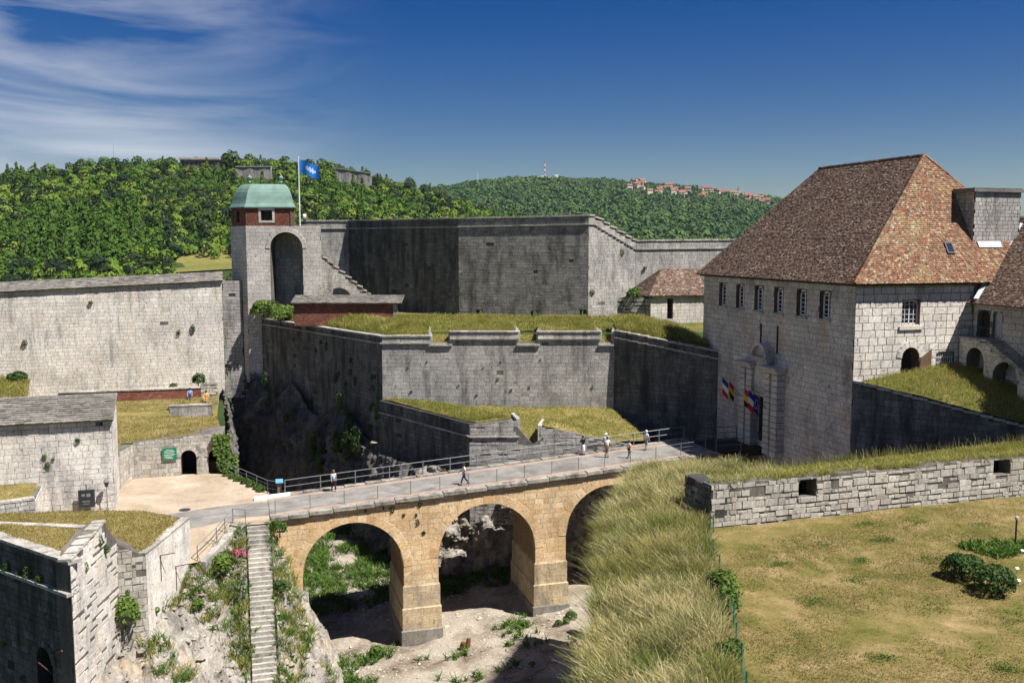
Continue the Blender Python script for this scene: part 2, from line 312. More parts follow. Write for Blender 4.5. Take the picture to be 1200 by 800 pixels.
def finish_blocks(limit=290, min_px=9.5):
    for root, L in BLOCKS.values():
        W = world_of(root).inverted(); sc = []
        for i, (m, t, mat, piece, wx, wz) in enumerate(L):
            k, vis = seen(m.translation)
            if vis and max(wx, wz)*k >= min_px: sc.append((wx*wz*k*k, i))
        sc.sort(reverse=True); count = {}; single = set()
        for a, i in sc:
            p = L[i][3]
            if count.get(p, 0) < limit: count[p] = count.get(p, 0)+1; single.add(i)
        rest = {}
        for i, (m, t, mat, piece, wx, wz) in enumerate(L):
            k = i % 5
            if i in single:
                o = bpy.data.objects.new(piece, unit_mesh(k, mat)); COL.objects.link(o); o.parent = root
                o.matrix_basis = W @ m
            else: rest.setdefault((mat.name, piece), []).append((m, t, k))
        for (mn, piece), Q in rest.items():
            A = np.array([q[0] for q in Q], np.float32); V = UNITV[[q[2] for q in Q]]
            V = np.einsum('nij,nkj->nki', A[:, :3, :3], V) + A[:, None, :3, 3]
            F = UNITF[None]+(np.arange(len(Q))*8)[:, None, None]
            o = npmesh(piece+'_courses', V.reshape(-1, 3), F.reshape(-1, 4), np.repeat([q[1] for q in Q], 5), bpy.data.materials[mn], root)
            o['kind'] = 'stuff'
def fnz(z): return z if callable(z) else (lambda s: z)
class Opening:
    """hole in a wall: s0..s1 along it, z0 sill, z1 springing, arch 0 = flat, 1 = half round, between = segmental"""
    def __init__(s, s0, s1, z0, z1, arch=0.): s.s0, s.s1, s.z0, s.z1, s.arch = s0, s1, z0, z1, arch
    def top(s, x):
        if not s.arch: return s.z1
        c = (s.s0+s.s1)/2; r = (s.s1-s.s0)/2; q = max(-1., min(1., (x-c)/r))
        return s.z1 + s.arch*r*math.sqrt(max(0, 1-q*q))
    def hits(s, a, b, z0, z1, pad=0.):
        if b <= s.s0-pad or a >= s.s1+pad or z1 <= s.z0-pad: return False
        cx = (s.s0+s.s1)/2
        near = max(a, min(b, cx))
        t = s.top(max(s.s0, min(s.s1, near)))
        return z0 < t+pad
def wall(root, A, B, zb, zt, mat, core, bh=.4, bl=.8, thick=1.2, openings=(), batter=0., joint=.024, rough=.3, proud=(.03, .07), rubble=0., blocks=True, core_name='masonry_core', m0=0., m1=0.):
    """wall face from A to B (left to right seen from outside), blocks laid in courses on a mortar core"""
    A2, B2 = Vector((A[0], A[1], 0)), Vector((B[0], B[1], 0)); d = (B2-A2); Ln = d.length; d.normalize(); n = Vector((d.y, -d.x, 0))
    zb, zt = fnz(zb), fnz(zt); zmin = min(zb(0), zb(Ln), zb(Ln/2)); pick = mat if not isinstance(mat, bpy.types.Material) else (lambda z: mat)
    def P(s, z, o=0.): return A2 + d*s + n*(o-batter*(z-zmin)) + Vector((0, 0, z))
    S = set(np.linspace(0, Ln, max(2, int(Ln/2.)+2)).round(4))
    for q in openings: S |= set(np.linspace(q.s0, q.s1, 28 if q.arch else 2).round(4))
    S = sorted(x for x in S if -1e-6 <= x <= Ln+1e-3); mb = MB()
    for a, b in zip(S, S[1:]):
        if b-a < 1e-4: continue
        mid = (a+b)/2; lo = (zb(a), zb(b)); iv = []
        for q in sorted([q for q in openings if q.s0 < mid < q.s1], key=lambda q: q.z0):
            iv.append((lo, (q.z0, q.z0))); lo = (q.top(a), q.top(b))
        iv.append((lo, (zt(a), zt(b))))
        for (b0, b1), (t0, t1) in iv:
            if t0-b0 < .001 and t1-b1 < .001: continue
            nb = -n*thick; na = nb+d*(m0 if a < 1e-6 else 0)
            ne = nb+d*(m1 if b > Ln-2e-3 else 0)
            mb.hexa([P(a, b0), P(b, b1), P(b, b1)+ne, P(a, b0)+na], [P(a, t0), P(b, t1), P(b, t1)+ne, P(a, t0)+na], .5)
    o = mb.build(core_name, core, root)
    if blocks:
        z = zmin; up = (Vector((0, 0, 1))-n*batter).normalized(); nn = (n+Vector((0, 0, batter))).normalized()
        zmax = max(zt(x) for x in S)
        row = 0
        while z < zmax-.05:
            h = bh*random.uniform(1-rough*.6, 1+rough*.6); s = -random.random()*bl
            while s < Ln:
                wl = bl*random.uniform(1-rough, 1+rough)
                if random.random() < .12: wl *= .55
                a, b = max(0, s), min(Ln, s+wl); s += wl
                if b-a < .12: continue
                hh = h
                if rubble and random.random() < rubble: hh = h*random.uniform(.55, .9)
                m = (a+b)/2; tz = min(zt(a+.02), zt(b-.02), zt(m)); z1 = min(z+hh, tz)
                z0 = max(z, zb(m))
                if z1-z0 < .09: continue
                cut = [q for q in openings if q.hits(a, b, z0, z1, .02)]
                if cut:
                    q = cut[0]; th = max(q.top(max(q.s0, min(q.s1, x))) for x in (a, m, b, (q.s0+q.s1)/2) if a-.01 <= x <= b+.01)+.012; aa, bb = max(a, q.s0-.02), min(b, q.s1+.02)
                    if len(cut) == 1 and q.z0-z0 > .08 and bb-aa > .05:
                        add_block(root, P((aa+bb)/2, (z0+q.z0)/2), d, nn, up, bb-aa-.004, random.uniform(*proud), q.z0-z0-joint, pick(z0))
                    if len(cut) == 1 and z1-th > .05 and bb-aa > .05:
                        zz = max(z0, th); add_block(root, P((aa+bb)/2, (zz+z1)/2), d, nn, up, bb-aa-.004, random.uniform(*proud), z1-zz-joint, pick(z0))
                    # try to keep the piece of the block beside the opening
                    for (aa, bb) in ((a, min(b, q.s0-.02)), (max(a, q.s1+.02), b)):
                        if bb-aa > .12 and not any(k.hits(aa, bb, z0, z1, .01) for k in openings):
                            add_block(root, P((aa+bb)/2, (z0+z1)/2), d, nn, up, bb-aa-joint, random.uniform(*proud), z1-z0-joint, pick(z0))
                    continue
                if random.random() < (rubble*.05 if rubble else (0 if core.name == 'brown_mortar' else .003)): continue
                pr = random.uniform(*proud)
                add_block(root, P(m, (z0+z1)/2, -.002), d, nn, up, b-a-joint, pr, z1-z0-joint, pick(z0), tilt=random.uniform(-1, 1)*.05*rubble)
            z += h; row += 1
    return P, d, n, Ln
def arch_ring(root, P, d, n, op, width=.5, count=11, mat=None, proud=.09, piece='voussoir', extra=.0):
    c = (op.s0+op.s1)/2; r = (op.s1-op.s0)/2; tilt0 = 0
    for k in range(count):
        t = math.pi*(k+.5)/count
        ee = op.arch if op.arch else 1
        rx = r+width/2; s = c-rx*math.cos(t); z = op.z1+(r*ee+width/2)*math.sin(t)
        rad = (d*(-math.cos(t))+Vector((0, 0, 1))*math.sin(t)).normalized(); tan = (d*math.sin(t)+Vector((0, 0, 1))*math.cos(t)).normalized()
        wl = math.pi*(r*(1+ee)/2+width/2)/count
        add_block(root, P(s, z, .0), tan, n, rad, wl-.02, proud+random.uniform(0, .02), width, mat, piece)
def coping(root, A, B, z0, z1, mat, out=.12, depth=.7, h=.22, bl=.9, name='coping_stone', batter_shift=0.):
    """single coping stones along the top of a wall"""
    A2, B2 = Vector((A[0], A[1], 0)), Vector((B[0], B[1], 0)); d = B2-A2; Ln = d.length; d.normalize(); n = Vector((d.y, -d.x, 0))
    s = 0
    me = None
    while s < Ln-.05:
        wl = min(Ln-s, bl*random.uniform(.75, 1.25)); m = s+wl/2; z = z0+(z1-z0)*m/Ln
        up = Vector((0, 0, 1)); dd = (d*Ln+up*(z1-z0)).normalized(); uu = dd.cross(-n) if False else Vector((0, 0, 1))
        c = A2+d*m+n*(out-batter_shift)+Vector((0, 0, z+h/2-random.uniform(0, .03)))
        # block front is along n; its body reaches back by depth
        add_block_solid(root, c-n*depth/2, dd, n, up, wl-.015, depth, h, mat, name); s += wl
SOLID = {}
def solid_mesh(mat):
    if mat.name not in SOLID:
        bm = bmesh.new(); bmesh.ops.create_cube(bm, size=1); bmesh.ops.bevel(bm, geom=list(bm.edges), offset=.035, segments=1, affect='EDGES')
        me = bpy.data.meshes.new('dressed_block'); bm.to_mesh(me); bm.free(); me.materials.append(mat); SOLID[mat.name] = me
    return SOLID[mat.name]
def add_block_solid(root, c, d, n, up, wx, wy, wz, mat, name):
    o = bpy.data.objects.new(name, solid_mesh(mat)); COL.objects.link(o); o.parent = root
    m = Matrix(((d.x*wx, n.x*wy, up.x*wz, c.x), (d.y*wx, n.y*wy, up.y*wz, c.y), (d.z*wx, n.z*wy, up.z*wz, c.z), (0, 0, 0, 1)))
    o.matrix_basis = world_of(root).inverted() @ m
    return o
# ------------------------------------------------------------------ roofs: every tile is laid, row over row
def tiled_plane(root, name, E0, E1, R1, R0, mat, tw=.22, te=.2, lift=.04, jit=.03, under=None, sag=0.):
    E0, E1, R0, R1 = map(Vector, (E0, E1, R0, R1)); nrm = (E1-E0).cross(R0-E0).normalized()
    if nrm.z < 0: nrm = -nrm
    hgt = ((R0+R1)/2-(E0+E1)/2).length; rows = max(3, int(hgt/te)); V = []; T = []
    for r in range(rows):
        t0, t1 = r/rows, min(1.0, (r+1.35)/rows)
        a0, b0 = E0.lerp(R0, t0), E1.lerp(R1, t0); a1, b1 = E0.lerp(R0, t1), E1.lerp(R1, t1); Ln = (b0-a0).length
        k = max(1, int(Ln/tw)); off = random.random()*.98
        for i in range(k+1):
            q0, q1 = max(0, (i-off)/k), min(1, (i+1-off)/k)
            if q1-q0 < .1/k: continue
            l0, l1 = a0.lerp(b0, q0), a0.lerp(b0, q1); h0, h1 = a1.lerp(b1, q0), a1.lerp(b1, q1)
            e = nrm*(lift+random.uniform(-1, 1)*jit); e2 = nrm*(lift+random.uniform(-1, 1)*jit); up = (h0-l0).normalized()*random.uniform(-.5, .3)*jit*2
            g = (l1-l0)*.03
            V += [l0+g+e+up, l1-g+e2+up, h1-g+nrm*.004, h0+g+nrm*.004, l0+g+up, l1-g+up]; T += [random.random()]*2
    nt = len(V)//6; V = np.array([tuple(p) for p in V], np.float32)
    F = np.array([[0, 1, 2, 3], [4, 5, 1, 0]], np.int32)[None]+(np.arange(nt)*6)[:, None, None]
    mb = MB(); q = -nrm*.12
    P4 = [E0, E1, R1, R0]; mb.hexa([p+q for p in P4], [Vector(p) for p in P4], .3)
    ro = mb.build(name, under or mat, root)
    o = npmesh('roof_tiles', V, F.reshape(-1, 4), T, mat, ro); o['kind'] = 'stuff'
    return ro
def slab_roof(root, name, E0, E1, R1, R0, mat, tw=.55, te=.28, lift=.06):
    return tiled_plane(root, name, E0, E1, R1, R0, mat, tw, te, lift, .03)
# ------------------------------------------------------------------ plants
def blades(name, pts, hgt, width, mat, lean=(.25, .0), tint=None, parent=None, spread=.45, clump=0.):
    pts = np.asarray(pts, np.float32); n = len(pts)
    cl = np.array([mnoise.noise(Vector((p[0]*.55, p[1]*.55, 3.))) + .6*mnoise.noise(Vector((p[0]*1.7, p[1]*1.7, 9.))) for p in pts]) if clump else np.zeros(n)
    c2 = np.array([mnoise.noise(Vector((p[0]*.4, p[1]*.4, 30.))) for p in pts]) if clump else np.zeros(n)
    h = hgt*(.35+RNG.beta(2.2, 2., n)*1.15)*(1+clump*cl); a = RNG.uniform(0, 2*np.pi, n)
    wv = np.stack([np.cos(a), np.sin(a), np.zeros(n)], 1)*(width*RNG.uniform(.6, 1.3, n)/2)[:, None]
    ln = np.stack([RNG.normal(lean[0], spread, n)+clump*c2*.9, RNG.normal(lean[1], spread, n)+clump*cl*.7], 1)*h[:, None]
    mid = pts+np.concatenate([ln*.35, (h*.55)[:, None]], 1); tip = pts+np.concatenate([ln, h[:, None]], 1)
    V = np.stack([pts-wv, pts+wv, mid+wv*.8, mid-wv*.8, tip+wv*.45, tip-wv*.45], 1).reshape(-1, 3)
    F = np.array([[0, 1, 2, 3], [3, 2, 4, 5]], np.int32)[None]+(np.arange(n)*6)[:, None, None]
    t = RNG.uniform(0, .78, n) if tint is None else np.asarray(tint)
    if clump: t = np.clip(t*.75+.12+.55*c2+.2*cl, 0, .8)
    T = np.stack([t*.75, np.minimum(.99, t+.2)], 1).ravel()
    return npmesh(name, V, F.reshape(-1, 4), T, mat, parent)
def quad_fn(c, bumpy=.1, sc=.6, dome=0.):
    c = [Vector(p) for p in c]
    def f(a, b):
        p = c[0].lerp(c[1], a).lerp(c[3].lerp(c[2], a), b)
        k = dome*(4*a*(1-a))**.6*(4*b*(1-b))**.6 if dome else 0
        return Vector((p.x, p.y, p.z+fbm(p.x, p.y, p.z, sc)*bumpy+k))
    return f
def turf(name, label, c, mat, blade_mat, dens, h, width=.03, bumpy=.1, dome=0., kind='structure', parent=None, nu=24, nv=16, lean=(.1, .0), cat='grass', clump=.25, spread=.45):
    """one piece of grassed ground given by its four corners, with its grass standing on it"""
    f = quad_fn(c, bumpy, .5, dome); mb = MB(); mb.grid(f, nu, nv)
    o = mb.build(name, mat, parent, smooth=True)
    if parent is None: struct(o, label, cat)
    C = [Vector(p) for p in c]; area = ((C[1]-C[0]).cross(C[3]-C[0]).length+(C[1]-C[2]).cross(C[3]-C[2]).length)/2
    k = int(area*dens)
    if k:
        ab = RNG.uniform(0, 1, (k, 2)); pts = [p for p in (f(x, y) for x, y in ab) if near_view(p)] or [f(.5, .5)]
        g = blades('grass_blades', [tuple(p) for p in pts], h, width, blade_mat, lean, parent=o, spread=spread, clump=clump); g['kind'] = 'stuff'
    return o
def leaf_cloud(n, rad, size, zsq=1., seed=0, shell=.55, flat=0., rand=.5):
    """leaf-sized faces spread through an uneven crown; returns V (n*4,3), F, tint"""
    r = np.random.default_rng(seed)
    lob = r.normal(0, 1, (9, 3)); lob /= np.linalg.norm(lob, axis=1)[:, None]; la = r.uniform(.55, 1.05, 9)
    dv = r.normal(0, 1, (n, 3)); dv /= np.linalg.norm(dv, axis=1)[:, None]
    if flat: dv[:, 2] = np.where(dv[:, 2] < -flat, -dv[:, 2], dv[:, 2])
    k = np.argmax(dv @ lob.T, 1); al = np.max(dv @ lob.T, 1)
    rr = la[k]*(.72+.28*al**2)*(shell+(1-shell)*r.uniform(0, 1, n)**.4)
    c = dv*rr[:, None]*rad; c[:, 2] *= zsq
    nrm = dv+r.normal(0, rand, (n, 3)); nrm /= np.linalg.norm(nrm, axis=1)[:, None]
    a = np.cross(nrm, r.normal(0, 1, (n, 3))); a /= np.linalg.norm(a, axis=1)[:, None]; b = np.cross(nrm, a)
    s = (size*r.uniform(.6, 1.4, n))[:, None]
    V = np.stack([c-a*s, c-b*s*.6, c+a*s, c+b*s*.6], 1)
    t = np.clip(.25+.35*(la[k]-.55)/.5+r.normal(0, .14, n), 0, .99)
    F = np.arange(n*4, dtype=np.int32).reshape(-1, 4)
    return V.reshape(-1, 3), F, t
_cloud = {}
def crown_mesh(key, n, rad, size, zsq, mat, seed, **kw):
    if key not in _cloud:
        V, F, t = leaf_cloud(n, rad, size, zsq, seed, **kw); o = npmesh('crown', V, F, t, mat); me = o.data; bpy.data.objects.remove(o); _cloud[key] = me
    return _cloud[key]
def shrub(name, label, cat, loc, rad, zsq=.8, n=260, size=None, mat='leaf', group=None, seed=None, rot=0., flat=.3, stem=True, sq=1.):
    root = thing(name, label, cat, loc, group); seed = seed if seed is not None else random.randint(0, 4)
    me = crown_mesh((n, mat, seed, zsq, flat), n, 1., (size or .16), zsq, M[mat], seed, flat=flat)
    o = bpy.data.objects.new('foliage', me); COL.objects.link(o); o.parent = root; o.scale = (rad, rad*sq, rad); o.location = (0, 0, rad*zsq*.55); o.rotation_euler.z = rot if sq != 1. else random.uniform(0, 6.28)
    if stem:
        mb = MB(); mb.tube((0, 0, -rad*.35), (0, 0, rad*zsq*.6), rad*.07, rad*.03, 6); s = mb.build('stem', M['bark']); s.parent = root
    return root
def weeds(name, label, pts, n_each, h, mat='blade_green', width=.05, group=None, cat='weeds'):
    P = []
    for p in pts:
        r = p[3] if len(p) > 3 else .3
        q = RNG.normal(0, r*.5, (n_each, 3)); q[:, 2] = np.abs(q[:, 2])*.4; P.append(np.array(p[:3])+q)
    o = blades(name, np.concatenate(P), h, width, M[mat], (0, 0), spread=.7); return tag(o, label, cat, group, 'stuff')
def rock_face(name, label, A, B, zb, zt, mat, out=1.2, amp=.9, nu=90, nv=60, parent=None, lean=.25, cat='rock face', seed=0.):
    """natural rock: a displaced sheet that leans back, A to B left to right"""
    A2, B2 = Vector((A[0], A[1], 0)), Vector((B[0], B[1], 0)); d = (B2-A2); Ln = d.length; d.normalize(); n = Vector((d.y, -d.x, 0)); zb, zt = fnz(zb), fnz(zt)
    def f(a, b):
        s = a*Ln; z = zb(s)+(zt(s)-zb(s))*b; p = A2+d*s+Vector((0, 0, z))
        k = abs(mnoise.noise(Vector((p.x*.35, p.y*.35, p.z*.2+seed))))*amp*1.6 + fbm(p.x, p.y, p.z+seed, .55)*amp*.5
        ck = mnoise.voronoi(Vector((p.x*.55, p.y*.55, p.z*.33+seed)))[0][0]+.45*mnoise.voronoi(Vector((p.x*1.5, p.y*1.5, p.z*.9+seed)))[0][0]+.5*fbm(p.x, p.y, p.z+seed, 1.7)
        return p+n*(out*(1-b)**1.3+lean*(1-b)*(zt(s)-zb(s))*.35+k*min(1, (1-b)*6+.15)+ck*amp*.45)
    mb = MB(); mb.grid(f, nu, nv); o = mb.build(name, mat, parent)
    if parent is None: struct(o, label, cat)
    return o
# ================================================================== terrain and hills
HA = [-.75, -.6, -.545, -.49, -.445, -.39, -.336, -.29, -.236, -.18, -.136, -.09, -.036, 0., .045, .09, .14]
HY = [234, 222, 219, 212, 205, 202, 205, 200, 205, 212, 223, 234, 253, 266, 279, 291, 300]
FA = [-.3, -.12, -.08, -.036, .036, .09, .136, .18, .227, .27, .33, .38, .45, .7]
FY = [262, 238, 223, 216, 211, 214, 218, 222, 228, 234, 241, 247, 250, 262]
def sstep(x): x = max(0., min(1., x)); return x*x*(3-2*x)
def hill_h(a, d):
    cn = 20+(285-interp(a, HA, HY))/1100*680; z = -16.
    t = (d-300)/380
    ln = -16+(cn+16)*(max(0, min(1, t))**.85 if d < 680 else 1-.5*sstep((d-720)/420))
    if a > .13: ln = -16+(ln+16)*max(0, 1-(a-.13)/.1)
    cf = 20+(285-interp(a, FA, FY))/1100*2500
    lf = -16+(cf+16)*(max(0, min(1, (d-1150)/1350))**.9 if d < 2500 else 1-.6*sstep((d-2600)/1500))
    return max(z, ln, lf)
def hill_z(a, d):
    x, y = vp(a, d); k = sstep((d-250)/200)
    return hill_h(a, d)+k*(fbm(x, y, 0, .012)*5+fbm(x, y, 3, .004)*6*sstep((d-900)/600))
mb = MB()
ang = list(np.linspace(-.76, .76, 130)); dist = [0, 60, 140, 250]+list(np.linspace(300, 760, 47))+list(np.linspace(800, 1150, 10))+list(np.linspace(1200, 2600, 50))+[2900, 3400, 4200, 6000, 9000, 16000]
mb.grid(lambda a, b: (lambda A, D: (*vp(A, D), hill_z(A, D)))(ang[round(a*(len(ang)-1))], dist[round(b*(len(dist)-1))]), len(ang)-1, len(dist)-1)
_far = 16000
# the flat country on the other sides, out to the horizon
for q in range(24):
    t0 = R(37.2+(360-74.4)*q/24); t1 = R(37.2+(360-74.4)*(q+1)/24)
    e = lambda t, r: (CAM.x+r*math.sin(t+YAW), CAM.y+r*math.cos(t+YAW), -16.)
    mb.poly([e(t0, 0), e(t1, 0), e(t1, _far), e(t0, _far)][1:] if False else [(CAM.x, CAM.y, -16.), e(t1, _far*1.25), e(t0, _far*1.25)])
struct(mb.build('terrain', M['under'], smooth=True), 'wooded hills and low ground round the fortress', 'terrain')

# ------------------------------------------------------------------ ditch, rock slope
def floor_z(u, v):
    return -12.1+.115*max(-6, min(16, u+7))+.085*max(0, min(26, v-3))+fbm(u, v, 0, .45)*.22+fbm(u, v, 5, 1.3)*.08
mb = MB(); mb.grid(lambda a, b: (-24+a*52, -58+b*124, floor_z(-24+a*52, -58+b*124)), 120, 200)
struct(mb.build('ditch_floor', M['gravel'], smooth=True), 'stony floor of the dry ditch under the bridge', 'ground')
def slope_z(u, v):
    st = -1.0+.89*(v+.9) if v < -.9 else -1.0                      # line of the steps at u = -18
    ue = min(u, -19.65); ve = -.1+(ue+19.65)*2.0; ze = -.9+(ue+19.65)*.47   # edge of the ramp
    if u < -18.9:
        e = ze-.75-.66*max(0, ve-v); t = sstep((-18.9-u)/2.6); z = st+(e-st)*t
    elif u > -17.0:
        t = (u+17.0)/5.2; z = st+(-13.2-st)*min(1.3, t)**(.85)
    else: return min(st, -1)-.35
    k = min(1, abs(u+18)/2.2)
    r = fbm(u, v, z*.6, .5)*.75+(mnoise.voronoi(Vector((u*.9, v*.9, z*.45)))[0][0]-.35)*.9+abs(nz(u, v, z, .23))*.9-.4+(mnoise.voronoi(Vector((u*2.3, v*2.3, z*1.2)))[0][0]-.35)*.4+fbm(u, v, z, 1.9)*.22
    return min(z+r*k, -1.05 if v > -1.2 else 9, ze-.15 if u < -19.3 and v > ve-.8 else 9)
mb = MB(); mb.grid(lambda a, b: (-31+a*20.5, -34+b*34.3, slope_z(-31+a*20.5, -34+b*34.3)), 190, 260)
struct(mb.build('rock_slope', M['rock']), 'rocky slope falling from the ramp to the ditch', 'rock slope')

# ================================================================== bridge
DK = lambda u: .45+.068*u
br = thing('stone_bridge', 'golden stone bridge of three round arches crossing the ditch to the gatehouse', 'bridge', (0, 0, -11))
ops = [Opening(2.3, 10.15, -25, -5.62, 1), Opening(13.0, 21.16, -25, -5.13, 1), Opening(23.87, 31.9, -25, -4.3, 1)]
Pb, db, nb_, _ = wall(br, (-17, 0), (21, 0), lambda s: floor_z(s-17, 0)-.8 if s > 3 else -7, lambda s: DK(s-17)-.36, M['bridge'], M['mortar_gold'], .42, .95, 6.3, ops, rough=.28, joint=.02, proud=(.006, .016))
for q in ops: arch_ring(br, Pb, db, nb_, q, .72, 19, M['bridge'], .02)
for u0, u1, zs in ((-6.85, -4.0, (-12.7, -10.9, -9.1, -7.3)), (4.16, 6.87, (-11.9, -10.1, -8.3, -6.5))):
    for k in range(3):
        o_ = (.34, .22, .11)[k]; mb = MB(); mb.box(u0-o_*.8, u1+o_*.8, -o_+.03, 6.3+o_, zs[k], zs[k+1], .4)
        mb.hexa([(u0-o_*.8, -o_+.03, zs[k+1]), (u1+o_*.8, -o_+.03, zs[k+1]), (u1+o_*.8, 6.3+o_, zs[k+1]), (u0-o_*.8, 6.3+o_, zs[k+1])],
                [(u0+.01, -.01, zs[k+1]+.14), (u1-.01, -.01, zs[k+1]+.14), (u1-.01, 6.31, zs[k+1]+.14), (u0+.01, 6.31, zs[k+1]+.14)], .6)
        mb.build('pier_plinth', M['plinth_low' if k == 0 else 'plinth'], br)
        zz = zs[k]
        while zz < zs[k+1]-.2:
            h = min(.62, zs[k+1]-zz); s_ = u0-o_*.8
            while s_ < u1+o_*.8-.1:
                wl = min(random.uniform(.8, 1.4), u1+o_*.8-s_)
                add_block(br, Vector((s_+wl/2, -o_+.031, zz+h/2)), Vector((1, 0, 0)), Vector((0, -1, 0)), Vector((0, 0, 1)), wl-.014, .022, h-.014, M['plinth_low' if k == 0 else 'plinth'], 'plinth_stone'); s_ += wl
            zz += h
# kerbs, roadway
M['kerb'] = stone_mat('worn_kerb_stone', [(.28, .255, .22), (.38, .35, .30), (.32, .29, .25)], dirt_lo=.45, dirt_hi=.66, dirt_amt=.8, streak=(1, 1, 1))
for v0, out in ((0, -.28), (6.3, 0)):
    s = -17.
    while s < 21:
        wl = random.uniform(1.3, 2.1); wl = min(wl, 21-s)
        add_block_solid(br, Vector((s+wl/2, v0+out+.36 if v0 == 0 else v0-.06, DK(s+wl/2)-.17+random.uniform(-.03, .03))), Vector((1, 0, .068)).normalized(), Vector((0, 1, 0)), Vector((0, 0, 1)), wl-.03, .72, .3, M['kerb'], 'kerb_stone'); s += wl
mb = MB(); mb.hexa([(-17, .4, DK(-17)-.3), (21, .4, DK(21)-.3), (21, 6, DK(21)-.3), (-17, 6, DK(-17)-.3)], [(-17, .4, DK(-17)-.13), (21, .4, DK(21)-.13), (21, 6, DK(21)-.13), (-17, 6, DK(-17)-.13)])
mb.build('edge_paving', M['pave'], br)
mb = MB(); mb.hexa([(-17, 1.45, DK(-17)-.2), (21, 1.45, DK(21)-.2), (21, 5.2, DK(21)-.2), (-17, 5.2, DK(-17)-.2)], [(-17, 1.45, DK(-17)-.122), (21, 1.45, DK(21)-.122), (21, 5.2, DK(21)-.122), (-17, 5.2, DK(-17)-.122)])
mb.build('roadway', M['asphalt'], br)
db_ = thing('drawbridge', 'dark timber drawbridge span in the shadow before the gate', 'drawbridge', (23.6, 3, 1.5))
for k in range(17):
    mb = MB(); mb.box(21.02+k*.305, 21.02+k*.305+.285, .6, 5.8, DK(21)-.34, DK(21)-.14); mb.build('plank', M['wood_dark'], db_)
for v in (1., 3.2, 5.4):
    mb = MB(); mb.box(20.6, 26.2, v-.14, v+.14, DK(21)-.75, DK(21)-.345); mb.build('beam', M['wood_dark'], db_)
def railing(name, label, pts, step, h, rails, mat, post_r=.03, rail_r=.02, group=None, brace=False):
    root = thing(name, label, 'railing', pts[0], group); pts = [Vector(p) for p in pts]
    for a, b in zip(pts, pts[1:]):
        k = max(1, round((b-a).length/step))
        for i in range(k+1 if b is pts[-1] else k):
            p = a.lerp(b, i/k); mb = MB(); mb.tube(p-Vector((0, 0, .05)), p+Vector((0, 0, h)), post_r, n=6)
            if brace:
                dd = (b-a).normalized(); nn = Vector((dd.y, -dd.x, 0)); mb.tube(p+Vector((0, 0, h*.45)), p+nn*.22-Vector((0, 0, .03)), post_r*.7, n=5)
            mb.build('post', mat, root)
        for z, r in rails:
            mb = MB(); mb.tube(a+Vector((0, 0, z)), b+Vector((0, 0, z)), r, n=6); mb.build('rail', mat, root)
    return root
dz = lambda u, v, o=-.13: (u, v, DK(u)+o)
railing('railing', 'thin grey post railing with fine wires along the near side of the bridge', [dz(-16.6, 1.15), dz(-6, 1.15), dz(6, 1.15), dz(20.3, 1.15)], 2.6, 1.1, [(1.05, .012), (.7, .008), (.35, .008)], M['iron'], .032)
railing('railing', 'grey two rail iron railing along the far side of the bridge', [dz(-15.6, 6.25, 0), dz(-4, 6.25, 0), dz(8, 6.25, 0), dz(20.8, 6.25, 0)], 2.6, 1.15, [(1.12, .035), (.58, .03)], M['iron'], .042)
railing('railing', 'grey iron railing on the drawbridge before the gate', [dz(21.1, .7), (26.0, .7, DK(21)-.13)], 2.4, 1.1, [(1.08, .03), (.55, .025)], M['iron'], .035)
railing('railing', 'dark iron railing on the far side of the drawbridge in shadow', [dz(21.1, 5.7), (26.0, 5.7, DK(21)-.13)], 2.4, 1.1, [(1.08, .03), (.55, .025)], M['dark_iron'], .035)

# ================================================================== gatehouse
gh = thing('gatehouse', 'large stone gatehouse with steep brown tiled hip roof and carved portal', 'building', (36, 1, 2.5))
WV = [9.45, 6.2, 2.95, -.3, -3.75, -7.0]
fo = [Opening(13.3-v-.72, 13.3-v+.72, 13.95, 16.0, .25) for v in WV] + [Opening(13.3-2.55, 13.3-2.3, 10.8, 12.8), Opening(13.3+.15, 13.3+.4, 10.4, 12.8), Opening(10.95, 12.85, 2.2, 6.5)]
def facade_top(s): return 17.3
Pf, df, nf, _ = wall(gh, (26.3, 13.3), (26.3, -10.85), -8, facade_top, M['gate'], M['mortar_brown'], .46, .82, 1.1, fo, rough=.25, joint=.02, proud=(.006, .016), core_name='facade_core')
so_ = [Opening(4.28, 5.9, 13.7, 15.35, .35), Opening(4.4, 6.0, 9.2, 11.1, 1), Opening(7.65, 9.35, 9.2, 11.2, .3)]
Ps, ds, ns, _ = wall(gh, (26.3, -10.85), (37.3, -10.85), 4, 17.3, M['pale'], M['mortar_brown'], .56, 1.0, 1.1, so_, rough=.25, joint=.045, proud=(.012, .03), core_name='side_core')
arch_ring(gh, Ps, ds, ns, so_[1], .5, 9, M['pale'], .08)
wall(gh, (46.3, -10.85), (46.3, 13.3), -8, 17.3, M['gate'], M['mortar'], blocks=False, core_name='rear_core')
wall(gh, (45.2, 13.3), (27.4, 13.3), -8, 17.3, M['gate'], M['mortar'], blocks=False, core_name='end_core')
wall(gh, (37.31, -10.85), (46.29, -10.85), 4, 17.3, M['gate'], M['mortar'], blocks=False, core_name='inner_core')
